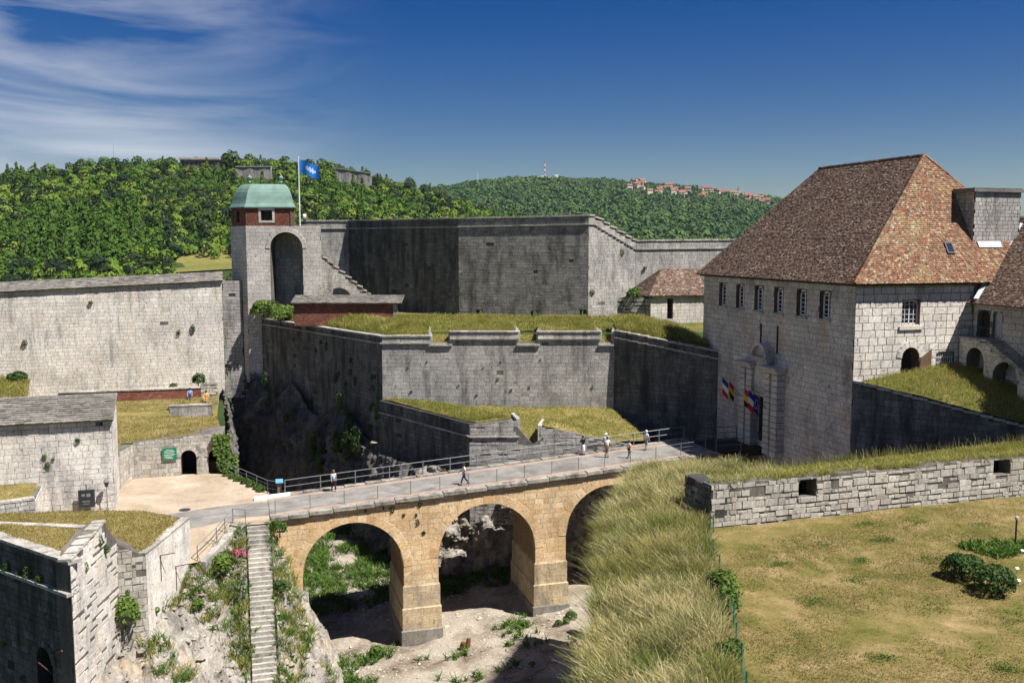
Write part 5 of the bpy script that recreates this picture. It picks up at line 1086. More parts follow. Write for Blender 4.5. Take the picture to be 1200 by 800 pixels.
def hill_tree(label, a, d, r, seed, group=None, dz=0.):
    x, y = vp(a, d); z = hill_z(a, d); root = thing('hill_tree', label, 'tree', (x, y, z), group)
    me = crown_mesh(('ht', seed), 420, 1., .11, .95, M['forest'], 300+seed, shell=.7, flat=.5, rand=.35)
    o = bpy.data.objects.new('crown', me); COL.objects.link(o); o.parent = root; o.scale = (r, r, r*random.uniform(.95, 1.2)); o.location = (0, 0, r*.92+dz); o.rotation_euler.z = random.uniform(0, 6.28)
    mb = MB(); mb.tube((0, 0, -1), (0, 0, r*.8), r*.09, r*.05, 7); mb.tube((0, 0, r*.6), (r*.4, r*.1, r*1.2), r*.05, r*.02, 5); mb.tube((0, 0, r*.6), (-r*.35, -r*.2, r*1.25), r*.05, r*.02, 5)
    t = mb.build('trunk', M['bark']); t.parent = root
for k in range(44):
    px = -5+k*13.2+random.uniform(-4, 4); a = (px-600)/1100
    if 205 < px < 262 or 263 < px < 292: continue
    hill_tree('leafy green tree in the row along the skyline of the wooded hill', a, 668+random.uniform(-8, 25), random.uniform(4.2, 6.6), k % 5, 'skyline trees of the wooded hill')
hill_tree('large round dark tree beside the hilltop fort', -.297, 655, 9.5, 2, dz=-1)
hill_tree('broad tree left of the hilltop fort roof', -.358, 660, 6.5, 3)
def cframe(a, d): x, y = vp(a, d); return Vector((x, y, 0)), Vector((_cy, -_sy, 0)), Vector((_sy, _cy, 0))
ft = thing('hilltop_fort', 'long low stone fort with flat roof on the wooded hilltop', 'fort', (*vp(-.327, 700), 74))
c, rx, fy = cframe(-.33, 700)
for nm, x0, x1, z0, z1, y0, y1, mt in (('wall', -13, 15, 66, 81.0, 0, 12, 'dark'), ('roof', -14, 16, 81.0, 82.3, -1, 13, 'cope'), ('lower_wall', -10, 24, 60, 74.5, -6, -.2, 'grey'), ('roof_cabin', -4, 0, 82.3, 83.5, 3, 6, 'cope')):
    mb = MB(); b = [c+rx*x0+fy*y0, c+rx*x1+fy*y0, c+rx*x1+fy*y1, c+rx*x0+fy*y1]; mb.hexa([p+Vector((0, 0, z0)) for p in b], [p+Vector((0, 0, z1)) for p in b]); mb.build(nm, M[mt], ft)
for k in range(8):
    mb = MB(); b = [c+rx*(-12+k*3.3)+fy*-.1, c+rx*(-10.6+k*3.3)+fy*-.1, c+rx*(-10.6+k*3.3)+fy*.1, c+rx*(-12+k*3.3)+fy*.1]; mb.hexa([p+Vector((0, 0, 77)) for p in b], [p+Vector((0, 0, 79)) for p in b]); mb.build('opening', M['wood_dark'], ft)
for lb, a, d, L_, z0, z1, sl in (('tan stone fort wall above the tower roof on the wooded hill', -.272, 640, 24, 60, 71, 0), ('long tan stone wall on the right shoulder of the wooded hill', -.168, 655, 26, 58, 69.5, -.14)):
    c, rx, fy = cframe(a, d); t = thing('fort_wall', lb, 'wall', (c.x, c.y, z0)); mb = MB()
    for k in range(5):
        x0, x1 = -L_/2+L_*k/5, -L_/2+L_*(k+1)/5; f0, f1 = (k % 2)*.4, ((k+1) % 2)*.4
        b = [c+rx*x0+fy*f0, c+rx*x1+fy*f1, c+rx*x1+fy*(f1+2), c+rx*x0+fy*(f0+2)]; mb.hexa([p+Vector((0, 0, z0)) for p in b], [b[0]+Vector((0, 0, z1+sl*x0)), b[1]+Vector((0, 0, z1+sl*x1)), b[2]+Vector((0, 0, z1+sl*x1)), b[3]+Vector((0, 0, z1+sl*x0))])
    mb.build('facing', M['weathered'], t); mb = MB()
    b = [c-rx*L_/2-fy*.3, c+rx*L_/2-fy*.3, c+rx*L_/2+fy*3.6, c-rx*L_/2+fy*3.6]; e = [z1-sl*L_/2, z1+sl*L_/2, z1+sl*L_/2, z1-sl*L_/2]
    mb.hexa([p+Vector((0, 0, q)) for p, q in zip(b, e)], [p+Vector((0, 0, q+.5)) for p, q in zip(b, e)]); mb.build('coping', M['cope'], t)
mb = MB(); md = [(-.362, 380), (-.285, 380), (-.285, 430), (-.35, 432)]
mb.poly([(*vp(a, d), hill_z(a, d)+.8) for a, d in md]); struct(mb.build('hill_meadow', M['meadow']), 'dry open meadow on the hillside left of the tower', 'meadow')
ant = thing('radio_mast', 'very thin radio mast on the wooded hill at left', 'mast', (*vp(-.418, 720), 70)); c, rx, fy = cframe(-.418, 720)
mb = MB(); mb.tube(c+Vector((0, 0, 66)), c+Vector((0, 0, 95)), .18, .08, 6); mb.build('mast', M['iron'], ant)
ms = thing('transmitter_mast', 'red and white lattice transmitter mast on the far ridge', 'mast', (*vp(.0345, 2480), 185)); c, rx, fy = cframe(.0345, 2480); z0 = hill_z(.0345, 2480)-2; M['red_paint'] = flat_mat('red_paint', (.5, .05, .03)); 
for k in range(8):
    w0, w1 = 2.6-k*.25, 2.35-k*.25; mb = MB(); za, zb_ = z0+k*6.5, z0+(k+1)*6.5
    for sx, sy in ((-1, -1), (1, -1), (1, 1), (-1, 1)): mb.tube(c+rx*sx*w0+fy*sy*w0+Vector((0, 0, za)), c+rx*sx*w1+fy*sy*w1+Vector((0, 0, zb_)), .5, n=5)
    for sx in (-1, 1): mb.tube(c+rx*sx*w0-fy*w0+Vector((0, 0, za)), c-rx*sx*w1-fy*w1+Vector((0, 0, zb_)), .4, n=5)
    mb.build('lattice_section', M['red_paint'] if k % 2 else M['white_paint'], ms)
ms2 = thing('transmitter_mast', 'small distant mast on the left end of the far ridge', 'mast', (*vp(-.036, 2480), 160)); c, rx, fy = cframe(-.036, 2480); mb = MB(); z1 = hill_z(-.036, 2480); mb.tube(c+Vector((0, 0, z1)), c+Vector((0, 0, z1+27)), .7, .4, 6); mb.build('mast', M['white_paint'], ms2)
for k, (dx, w_, h_) in enumerate(((-18, 12, 7), (-6, 8, 9), (14, 9, 6), (30, 10, 12))):
    c, rx, fy = cframe(.0345, 2440); q = thing('transmitter_hut', ['white hut left of the transmitter mast', 'small white hut at the foot of the transmitter mast', 'white hut just right of the transmitter mast', 'tall white hut right of the transmitter mast'][k], 'building', c+rx*dx+Vector((0, 0, 190))); zz = hill_z(.0345, 2440)+6
    mb = MB(); b = [c+rx*(dx-w_/2), c+rx*(dx+w_/2), c+rx*(dx+w_/2)+fy*8, c+rx*(dx-w_/2)+fy*8]; mb.hexa([p+Vector((0, 0, zz-8)) for p in b], [p+Vector((0, 0, zz+h_)) for p in b]); mb.build('wall', M['white_paint'], q)
    mb = MB(); b = [p+rx*(.5 if i in (1, 2) else -.5) for i, p in enumerate(b)]; mb.hexa([p+Vector((0, 0, zz+h_)) for p in b], [p+Vector((0, 0, zz+h_+.8)) for p in b]); mb.build('roof', M['slab'], q)
M['render_wall'] = flat_mat('pale_house_render', (.6, .54, .45), .9, .1); M['far_roof'] = flat_mat('red_village_roof', (.24, .105, .075), .9, .1, vary=.3, scale=.05)
def village_house(label, a, d, w_, h_, dep, turn=0., group='houses of the hilltop village'):
    x, y = vp(a, d); z = hill_z(a, d)+3.5; root = thing('village_house', label, 'house', (x, y, z), group); mb = MB(); mb.box(-w_/2, w_/2, -dep/2, dep/2, -8, h_); o = mb.build('wall', M['render_wall']); o.parent = root
    mb = MB(); e = .7; r = h_+w_*.28
    mb.poly([(-w_/2-e, -dep/2-e, h_-.3), (w_/2+e, -dep/2-e, h_-.3), (w_/2+e, 0, r), (-w_/2-e, 0, r)]); mb.poly([(w_/2+e, dep/2+e, h_-.3), (-w_/2-e, dep/2+e, h_-.3), (-w_/2-e, 0, r), (w_/2+e, 0, r)])
    mb.poly([(-w_/2, -dep/2, h_-.3), (-w_/2, 0, r-.3), (-w_/2, dep/2, h_-.3)]); mb.poly([(w_/2, -dep/2, h_-.3), (w_/2, dep/2, h_-.3), (w_/2, 0, r-.3)])
    o = mb.build('roof', M['far_roof']); o.parent = root; root.rotation_euler.z = -YAW+turn
    mb = MB()
    for k in (-1, 1): mb.box(k*w_*.25-.7, k*w_*.25+.7, -dep/2-.12, -dep/2+.1, h_*.45, h_*.75)
    o = mb.build('windows', M['glass']); o.parent = root
for k in range(52):
    t = random.random(); px = 728+t*182; a = (px-600)/1100; d = 2490-random.random()**1.3*330
    if px < 790 and random.random() < .35: continue
    village_house('small pale house with red roof in the hilltop village', a, d, random.uniform(9, 17), random.uniform(5, 8), random.uniform(8, 11), random.uniform(-.5, .5))
vx, vy = vp(.2385, 2470); vz = hill_z(.2385, 2470); ch = thing('village_church', 'church tower rising above the hilltop village roofs', 'church', (vx, vy, vz)); mb = MB(); mb.box(vx-3, vx+3, vy-3, vy+3, vz-3, vz+21); mb.build('tower', M['render_wall'], ch); mb = MB(); mb.lathe((vx, vy, vz+21), [(4.4, 0), (2.4, 3), (.4, 10), (0, 10.4)], 8); mb.build('spire', M['slab'], ch)

# ================================================================== small growth on walls, ditch and slope
def wall_pts(P, s0, s1, z0, z1, n): return [P(random.uniform(s0, s1), random.uniform(z0, z1), .05) for _ in range(n)]
def tufts(label, pts, r0, r1, group, mat='leaf', rot=.01):
    for p in pts: shrub('wall_plant', label, 'plant', p, random.uniform(r0, r1), random.choice((.8, 1.1, 1.5)), 170, .18, mat, group, stem=False, flat=.0, sq=.45, rot=rot)
tufts('small green weed rooted in the joints of the curtain wall', wall_pts(Pcu, 1, 23, 2.6, 8.8, 12), .1, .24, 'weeds on the curtain wall')
tufts('dark weed rooted in the shaded bastion face', [p for p in wall_pts(Pbl, 3, 34, 1.0, 8.5, 60) if nz(p.x, p.y, p.z, .35) > .02], .2, .6, 'weeds on the bastion face', 'leaf_dark', R(112))
tufts('bright weed climbing at the salient of the bastion', wall_pts(Pbl, 32.5, 35, -6, 5, 14), .3, .7, 'weeds at the salient', 'leaf', R(112))
tufts('dark leafy clump growing on the shaded rock below the bastion', [p for p in [Pbl(random.uniform(4, 33), random.uniform(-7, 2.2), random.uniform(1.0, 2.6)) for _ in range(110)] if nz(p.x, p.y, p.z, .3) > 0][:46], .5, 1.3, 'growth on the shaded rock', 'leaf_dark', R(112))
tufts('small weed on the tall left rampart', [(u, 52.45, z) for u, z in ((-43.5, 7.8), (-26, 8.6), (-36, 12.6), (-24.3, 8.8))], .25, .55, 'weeds on the left rampart', 'leaf_dark')
tufts('weed on the ditch face of the front bastion', [(-26.0, -11.98, -1.5), (-25.6, -11.9, .2), (-24.5, -10.7, -3.2), (-24.2, -9.7, -3.9), (-23.6, -7.7, -4.2), (-27.6, -16.6, 1.8), (-27.1, -14.6, 2.6), (-26.9, -13.9, 1.9)], .2, .45, 'weeds on the front bastion')
tufts('weed on the shaded face of the front bastion', [tuple(Pd(s, z, .15)) for s, z in ((1.5, .9), (2.2, 1.2), (3.4, 1.3), (4.4, 1.3), (5.6, 1.3), (.8, .2), (2, -1.5), (3, -3), (1.2, -3.5), (6, -.5), (3.1, -5))], .15, .4, 'weeds on the shaded bastion face')
tufts('weed on the guardhouse front wall', [(-33.6, 6.6, 3.4), (-33, 6.6, 3.2), (-39.5, 6.6, 3.8), (-31.2, 6.6, 4.6), (-33.4, 6.6, 2.6)], .14, .3, 'weeds on the guardhouse')
tufts('weed hanging on the bridge spandrel', [tuple(Pb(s, z, .05)) for s, z in ((11.2, -1.6), (11.3, -2.3), (11.8, -3.1), (7.2, -.9), (8.6, -.8), (10.2, -1.5), (11.5, -.8), (9.3, -1.1))], .1, .26, 'weeds on the bridge', 'leaf_dark')
tufts('weed on the far rampart face', [(33, 42.2, 16.6), (29.6, 42, 18.4), (25.2, 41.2, 13.4)], .25, .5, 'weeds on the far rampart')
shrub('bastion_shrub', 'big bright green bush at the foot of the watch tower', 'bush', (-15.6, 52.2, 10.6), 2.2, .75, 1540, .079, 'leaf', seed=1)
shrub('bastion_shrub', 'low wide green bush between watch tower and brick shed', 'bush', (-13.2, 47.5, 10.7), 2.3, .55, 1540, .079, 'leaf', seed=2)
shrub('bastion_shrub', 'green bush at the left end of the brick shed', 'bush', (-13.9, 43.2, 10.8), 1.6, .6, 924, .092, 'leaf', seed=3)
shrub('rampart_bush', 'yellow green bush on the garden wall beside the small rampart house', 'bush', (26.4, 31, 13.4), 1.1, .8, 660, .106, 'leaf', seed=0)
shrub('rampart_bush', 'dark bush at the foot of the left rampart above the brick parapet', 'bush', (-23.3, 38, 4.1), 1.1, .9, 660, .099, 'leaf_dark', seed=4)
shrub('rampart_bush', 'small bush left of the dark bush above the brick parapet', 'bush', (-26, 38, 3.9), .6, .8, 352, .119, 'leaf', seed=1)
shrub('rampart_bush', 'bush on the grassy mound at the left picture edge', 'bush', (-42.5, 42, 4.8), 1.3, .6, 660, .099, 'leaf_dark', seed=2)
shrub('slope_bush', 'leafy branches hanging from the front bastion wall', 'bush', (-26.1, -12.3, -3.2), 1.2, 1.0, 748, .099, 'leaf', seed=0)
shrub('slope_bush', 'dark bush under the ramp edge on the rocky slope', 'bush', (-20.6, -4.2, -3.2), 1.25, .8, 836, .092, 'leaf', seed=1)
shrub('slope_bush', 'small bush at the foot of the repaired bastion wall', 'bush', (-22.1, -7.4, -4.6), .6, 1., 440, .119, 'leaf', seed=3)
shrub('slope_bush', 'bush beside the middle of the stone steps', 'bush', (-16.5, -4.8, -5.0), .75, 1., 528, .106, 'leaf', seed=4)
shrub('slope_bush', 'bush right of the top of the stone steps', 'bush', (-16.4, -1.2, -1.7), .9, .8, 572, .106, 'leaf', seed=2)
tr = thing('small_tree', 'bright green small tree in front of the outside stair', 'tree', (35.4, -19.6, 7.0))
o = bpy.data.objects.new('crown', crown_mesh('st', 900, 1., .085, .85, M['leaf'], 77)); COL.objects.link(o); o.parent = tr; o.scale = (1.7,)*3; o.location = (.5, -.2, 6.3)
mb = MB(); mb.tube((0, 0, -.4), (.1, 0, 4.2), .14, .09, 8); mb.tube((.1, 0, 4), (1.0, .2, 6.2), .08, .03, 6); mb.tube((.1, 0, 4), (-.5, -.3, 6), .07, .03, 6); t = mb.build('trunk', M['bark']); t.parent = tr
# ivy by the arched wall
iv = thing('ivy', 'dense bright ivy hanging over the right end of the arched wall', 'ivy', (-20.6, 16.1, -.9)); n = 900
c = np.stack([RNG.uniform(-21.4, -19.9, n), 16.05+RNG.uniform(-.25, .1, n), RNG.uniform(-.7, 2.75, n)], 1); c[:, 0] += (c[:, 2] < .8)*RNG.uniform(.2, .7, n)
nr = np.stack([RNG.normal(0, .4, n), -np.ones(n), RNG.normal(.4, .4, n)], 1); nr /= np.linalg.norm(nr, axis=1)[:, None]; e = np.cross(nr, RNG.normal(0, 1, (n, 3))); e /= np.linalg.norm(e, axis=1)[:, None]; b = np.cross(nr, e); s = RNG.uniform(.08, .16, n)[:, None]
npmesh('foliage', np.stack([c-e*s, c-b*s, c+e*s, c+b*s], 1).reshape(-1, 3), np.arange(n*4).reshape(-1, 4), RNG.uniform(.35, .95, n), M['leaf'], iv)
mb = MB(); mb.tube((-20.5, 16.15, -.9), (-20.6, 16.15, 2.4), .06, .03, 6); mb.build('stem', M['bark'], iv)
for k, (u, v) in enumerate(((-20.0, 15.0), (-19.5, 13.9), (-19.0, 12.8), (-18.5, 11.7), (-18.0, 10.6), (-17.5, 9.4), (-17.2, 8.6))):
    shrub('edge_hedge', 'low green plant in the hedge row along the plaza railing', 'plant', (u-.25, v, -1.0), .55, .8, 374, .132, 'leaf', 'plants along the plaza railing')
# ditch floor: grass, stones, bushes
gp = []
for _ in range(1500):
    u, v = random.uniform(-15, -3), random.uniform(8, 33)
    if nz(u, v, 2, .3) > -.28: gp.append((u, v, floor_z(u, v), .4))
for _ in range(900):
    u, v = random.uniform(-5, 14), random.uniform(6.8, 13)
    if nz(u, v, 4, .45) > -.1: gp.append((u, v, floor_z(u, v), .3))
for _ in range(240):
    u, v = random.uniform(-14, 8), random.uniform(-9, -.5)
    if nz(u, v, 9, .35) > .12: gp.append((u, v, floor_z(u, v), .22))
for cxy, n_ in (((-12.6, -1.6), 60), ((-11.8, -4.5), 40), ((2.2, -1.4), 24), ((-9.5, -1.0), 30)):
    for _ in range(n_): u, v = random.gauss(cxy[0], .8), random.gauss(cxy[1], .6); gp.append((u, v, floor_z(u, v), .2))
weeds('ditch_weeds', 'green grass and weeds growing on the ditch floor', gp, 15, .42, 'blade_green', .08)
for k, (u, v, r, lb) in enumerate(((6.5, -2.4, .6, 'small round bush at the right side of the ditch floor'), (5.2, -3.0, .45, 'smaller bush left of the round bush on the ditch floor'), (5.8, -3.1, .4, 'tiny bush between the two bushes on the ditch floor'), (1.2, -8.5, .35, 'single small bush at the bottom of the ditch'), (-9.2, -.9, .8, 'bush at the shadow edge under the first arch'), (-12.4, -1.6, .6, 'bush beside the tan rock at the first arch'))):
    shrub('ditch_bush', lb, 'bush', (u, v, floor_z(u, v)), r, .8, 440, .119, 'leaf', seed=k % 5)
for k in range(9):
    u, v = (-3+k*1.25+random.uniform(-.4, .4), 8.3+random.uniform(-.6, 1.2)); shrub('ditch_shrub', 'leafy shrub in the row behind the middle arch', 'bush', (u, v, floor_z(u, v)), random.uniform(.6, 1.0), .8, 528, .112, 'leaf', 'shrubs behind the middle arch', seed=k % 5)
def pebbles(name, label, places, mat):
    base = np.array([(0, 0, 1), (.9, 0, .2), (.3, .85, .1), (-.75, .5, .2), (-.7, -.55, .1), (.3, -.85, .2), (0, 0, -.6)], np.float32); tri = np.array([(0, 1, 2), (0, 2, 3), (0, 3, 4), (0, 4, 5), (0, 5, 1), (6, 2, 1), (6, 3, 2), (6, 4, 3), (6, 5, 4), (6, 1, 5)], np.int32)
    VV = []
    for (x, y, z, r) in places:
        a = random.uniform(0, 6.28); ca, sa = math.cos(a), math.sin(a); B = base*np.array([r*random.uniform(.7, 1.4), r*random.uniform(.7, 1.2), r*random.uniform(.5, .9)])*RNG.uniform(.75, 1.25, (7, 1))
        VV.append(np.stack([B[:, 0]*ca-B[:, 1]*sa+x, B[:, 0]*sa+B[:, 1]*ca+y, B[:, 2]+z], 1))
    n = len(VV); o = npmesh(name, np.concatenate(VV), (tri[None]+(np.arange(n)*7)[:, None, None]).reshape(-1, 3), np.repeat(RNG.uniform(0, 1, n), 10), mat); return tag(o, label, 'stones', None, 'stuff')
pp = []
for _ in range(5200):
    u, v = random.uniform(-15, 14), random.uniform(-16, 28)
    if nz(u, v, 1, .25) < random.uniform(-.5, .4): pp.append((u, v, floor_z(u, v), abs(random.gauss(0, .07))+.03))
for _ in range(900):
    u, v = random.gauss(-5, 3), random.gauss(9, 2.5); pp.append((u, v, floor_z(u, v), abs(random.gauss(0, .1))+.05))
pebbles('ditch_stones', 'pale loose stones scattered over the ditch floor', pp, M['rubble'])
pp = []
for _ in range(1300):
    u, v = random.uniform(-27, -12.5), random.uniform(-17, -.8)
    if -18.9 < u < -17: continue
    pp.append((u, v, slope_z(u, v), abs(random.gauss(0, .13))+.04))
pebbles('slope_stones', 'broken rock and stones on the slope beside the steps', pp, M['rock'])
gp = []; gd_ = []
for _ in range(2600):
    u, v = random.uniform(-26, -13), random.uniform(-17, -.6); k = nz(u, v, 3, .4)
    near = abs(u+16.4) < 1.3 or abs(u+19.3) < .5 or (u < -19 and v > -5.5+(u+19)*.6)
    if -18.75 < u < -17.15: continue
    if near and random.random() < .85 or k > .16: (gp if random.random() < .55 else gd_).append((u, v, slope_z(u, v)-.03, .3))
weeds('slope_weeds', 'green weeds on the rocky slope beside the steps', gp, 16, .42, 'blade_green', .06); weeds('slope_grass', 'dry grass tufts on the rocky slope', gd_, 18, .45, 'blade_mid', .04)
weeds('step_weeds', 'weeds sprouting along the edges of the stone steps', [(random.choice((-18.8, -17.1))+random.gauss(0, .12), -.95-k*.285-random.random()*.28, -1.0-k*.2536, .12) for k in range(44) for _ in range(2) if random.random() < .75], 10, .3, 'blade_green', .05)
weeds('pink_valerian', 'pink flowering valerian left of the steps', [(-19.4+random.gauss(0, .3), -3.0+random.gauss(0, .4), slope_z(-19.4, -3)+.35, .25) for _ in range(16)], 12, .25, 'flower', .06)
stp = thing('tree_stump', 'reddish brown forked stump lying on the ditch floor', 'stump', (-2.6, -3.1, -11.7)); z = floor_z(-2.6, -3.1)
mb = MB(); mb.tube((-2.8, -3.1, z-.1), (-2.75, -3.15, z+.55), .3, .2, 9); mb.tube((-2.45, -3.1, z-.1), (-2.25, -3.0, z+.75), .27, .16, 9); mb.tube((-3.1, -3.2, z), (-2.6, -3.1, z+.3), .12, .2, 8); mb.build('wood', flat_mat('rotten_wood', (.13, .055, .03), .9, .1, vary=.5), stp)

# ================================================================== signs, lamp, small furniture
sg_ = thing('green_sign', 'green sign with white lines of text on the arched wall', 'sign', (-24.9, 16.2, 1)); 
mb = MB(); mb.box(-25.75, -24.55, 16.2, 16.27, .62, 1.72); mb.build('board', M['green_paint'], sg_)
for k, (z, a, b) in enumerate(((1.52, .3, .9), (1.38, .15, 1.05), (1.26, .2, 1.0), (1.1, .12, 1.08), (1.0, .2, .95), (.86, .12, .8), (.76, .3, .9))):
    mb = MB(); x = -25.75+a
    while x < -25.75+b: wd = random.uniform(.03, .09); mb.box(x, min(x+wd, -25.75+b), 16.19, 16.199, z, z+.05); x += wd+.025
    mb.build('text_line', M['white_paint'], sg_)
nb2 = thing('notice_board', 'dark framed notice board on a post before the guardhouse', 'notice board', (-30.7, 6.3, -.9))
mb = MB(); mb.box(-31.3, -30.1, 6.2, 6.3, -.55, .85); mb.build('frame', M['dark_iron'], nb2); mb = MB(); mb.box(-31.2, -30.2, 6.185, 6.198, -.45, .75); mb.build('panel', M['black_board'], nb2)
mb = MB()
for x, z, w_, h_ in ((-31.05, .35, .25, .2), (-30.7, .3, .3, .26), (-31.0, -.1, .55, .08), (-30.95, -.28, .45, .05)): mb.box(x, x+w_, 6.178, 6.184, z, z+h_)
mb.build('notices', M['iron'], nb2); mb = MB(); mb.tube((-30.7, 6.26, -.95), (-30.7, 6.26, 1.3), .04, n=6); mb.build('post', M['dark_iron'], nb2)
lp = thing('street_lamp', 'old style lantern on a short post at the guardhouse corner', 'street lamp', (-29.2, 6.1, -.9))
mb = MB(); mb.tube((-29.2, 6.1, -.95), (-29.2, 6.1, 1.05), .045, .03, 8); mb.lathe((-29.2, 6.1, -.9), [(.12, 0), (.1, .15), (.05, .3)], 10); mb.build('post', M['iron'], lp)
mb = MB(); mb.lathe((-29.2, 6.1, 1.0), [(.03, 0), (.12, .05), (.2, .42)], 6); mb.build('lantern', M['glass'], lp); mb = MB(); mb.lathe((-29.2, 6.1, 1.42), [(.24, 0), (.18, .1), (.08, .22), (.03, .3), (0, .34)], 6); mb.build('lamp_cap', M['iron'], lp)
ip = thing('info_post', 'stubby wooden information post with blue top at the bridge corner', 'post', (-16.0, 6.6, -.8)); mb = MB(); mb.box(-16.2, -15.85, 6.55, 6.85, -1, .25); mb.build('post', M['wood'], ip)
M['blue_panel'] = flat_mat('blue_panel', (.12, .3, .5), .4, .5); mb = MB(); mb.hexa([(-16.32, 6.4, .25), (-15.72, 6.4, .25), (-15.72, 6.95, .42), (-16.32, 6.95, .42)], [(-16.32, 6.4, .32), (-15.72, 6.4, .32), (-15.72, 6.95, .49), (-16.32, 6.95, .49)]); mb.build('panel', M['blue_panel'], ip)
kb = thing('kerb_slab', 'long pale kerb slab at the far left corner of the bridge', 'kerb', (-16.3, 5.9, -.8)); mb = MB(); mb.hexa([(-18.1, 5.75, -.92), (-15.2, 5.85, -.92), (-15.2, 6.25, -.92), (-18.1, 6.15, -.92)], [(-18.1, 5.75, -.66), (-15.2, 5.85, -.5), (-15.2, 6.25, -.5), (-18.1, 6.15, -.66)]); mb.build('slab', M['white_paint'], kb)
ib = thing('iron_bracket', 'rusty iron bracket poking out beside the dark arched doorway', 'bracket', (-28.6, -18.2, -2)); M['rust'] = flat_mat('rusty_iron', (.09, .045, .03), .8, .3)
mb = MB(); mb.tube(Pd(5.6, -3.1, -.2), Pd(8.0, -1.9, .45), .05, n=6); mb.tube(Pd(6.2, -3.9, 0), Pd(6.2, -2.9, .8), .04, n=6); mb.build('bar', M['rust'], ib)
for k, (s, z0) in enumerate(((2.2, 0.2), (4.7, -1.4))):
    q = thing('wall_bracket', ['thin iron hoist bracket on the repaired bastion wall, the upper one', 'thin iron hoist bracket on the repaired bastion wall, the lower one'][k], 'bracket', Pn(s, z0, .1)); mb = MB(); mb.tube(Pn(s, z0-1.7, .06), Pn(s, z0, .06), .025, n=5); mb.tube(Pn(s-.1, z0, .06), Pn(s+.4, z0+.02, .85), .035, n=6); mb.build('bracket', M['rust'], q)
# ------------------------------------------------------------------ flags
def cmat(n, c, r=.7): return flat_mat(n, c, r, .2, vary=.12, scale=6)
FC = {k: cmat('flag_'+k, c) for k, c in dict(blue=(.012, .03, .22), white=(.7, .7, .7), red=(.5, .012, .02), yellow=(.65, .42, .01), black=(.012, .012, .014), sky=(.02, .16, .5), pale=(.45, .62, .8)).items()}
def flag(label, base, tip, bands, wid, hgt, seed, emblem=None):
    root = thing('flag', label, 'flag', base); base, tip = Vector(base), Vector(tip); mb = MB(); mb.tube(base, tip, .03, .02, 6); mb.build('pole', M['wood_dark'], root)
    ax = (base-tip).normalized(); nx = len(bands)*4; side = Vector((ax.y, -ax.x, 0)); side = side.normalized() if side.length > .1 else Vector((0, 1, 0)); mb = MB()
    def f(a, b): return tip+ax*b*hgt+Vector((0, 0, -1))*a*wid+side*.1*math.sin(a*7+seed+b*3)*(.3+a)
    for i in range(nx):
        for j in range(6): mb.poly([f(i/nx, j/6), f((i+1)/nx, j/6), f((i+1)/nx, (j+1)/6), f(i/nx, (j+1)/6)], .5, i//4)
    mb.build('cloth', [FC[b] for b in bands], root)
    if emblem:
        mb = MB()
        for k in range(12):
            t = k*math.pi/6; a0, b0 = .5+.26*math.sin(t), .5+.28*math.cos(t)
            for off in (.035, -.035): mb.poly([f(a0+.05*math.sin(q*2*math.pi/5), b0+.05*math.cos(q*2*math.pi/5))+side*off for q in range(5)])
        mb.build('stars', FC['yellow'], root)
GF = 25.4
flag('blue white red flag at the left pillar of the gate', (25.5, 4.7, 5.9), (24.3, 5.6, 7.6), ['blue', 'white', 'red'], 1.5, .85, 0)
flag('red yellow black flag beside the tricolour at the left pillar', (25.5, 4.2, 5.9), (24.3, 4.3, 7.4), ['red', 'yellow', 'black'], 1.4, .8, 1)
flag('red yellow black flag at the right pillar of the gate', (25.5, .6, 5.6), (24.3, 1.6, 7.1), ['red', 'yellow', 'black'], 1.5, .8, 2)
flag('blue white red flag in the middle of the three gate flags', (25.5, .3, 5.6), (24.2, .75, 7.1), ['blue', 'white', 'red'], 1.6, .8, 3)
flag('blue flag with a ring of yellow stars beside the gate', (25.5, .0, 5.6), (24.2, -.1, 7.0), ['blue', 'blue', 'blue'], 1.5, .8, 4, True)
# tower flag flying to the right
fg = thing('tower_flag', 'bright blue flag with pale emblem flying from the tower flagpole', 'flag', (-10.7, 53.5, 29)); mb = MB()
def f(a, b): return Vector((-10.6+a*2.6*.95, 53.5-a*.8+.18*math.sin(a*9+b), 30.7-b*1.75-a*.75+.12*math.sin(a*6)))
em = lambda a, b: ((a-.55)/.26)**2+((b-.5)/.24)**2 < 1 and ((int(a*14)+int(b*9)) % 2 == 0 or abs(b-.5) < .1)
for i in range(16):
    for j in range(10): mb.poly([f(i/16, j/10), f((i+1)/16, j/10), f((i+1)/16, (j+1)/10), f(i/16, (j+1)/10)], .5, 1 if em((i+.5)/16, (j+.5)/10) else 0)
mb.build('cloth', [FC['sky'], FC['pale']], fg)

# ================================================================== people
SK = flat_mat('skin', (.42, .24, .16), .6, .3, vary=.05)
_pm = {}
def pmat(c):
    if c not in _pm: _pm[c] = flat_mat('cloth_%d' % len(_pm), c, .85, .1, vary=.15, scale=8)
    return _pm[c]
def skin(name, verts, edges, rad, mat, parent, root=0, sub=1):
    me = bpy.data.meshes.new(name); me.from_pydata(verts, edges, []); o = bpy.data.objects.new(name, me); COL.objects.link(o); o.parent = parent
    m = o.modifiers.new('Skin', 'SKIN'); m.use_smooth_shade = True
    if not me.skin_vertices: me.attributes
    sv = me.skin_vertices[0].data if me.skin_vertices else None
    if sv is None:
        bpy.context.view_layer.objects.active = o; bpy.ops.mesh.customdata_skin_add(); sv = me.skin_vertices[0].data
    for i, r in enumerate(rad): sv[i].radius = (r, r) if not isinstance(r, tuple) else r; sv[i].use_root = i == root
    s = o.modifiers.new('Sub', 'SUBSURF'); s.levels = sub; s.render_levels = sub; me.materials.append(mat); return o
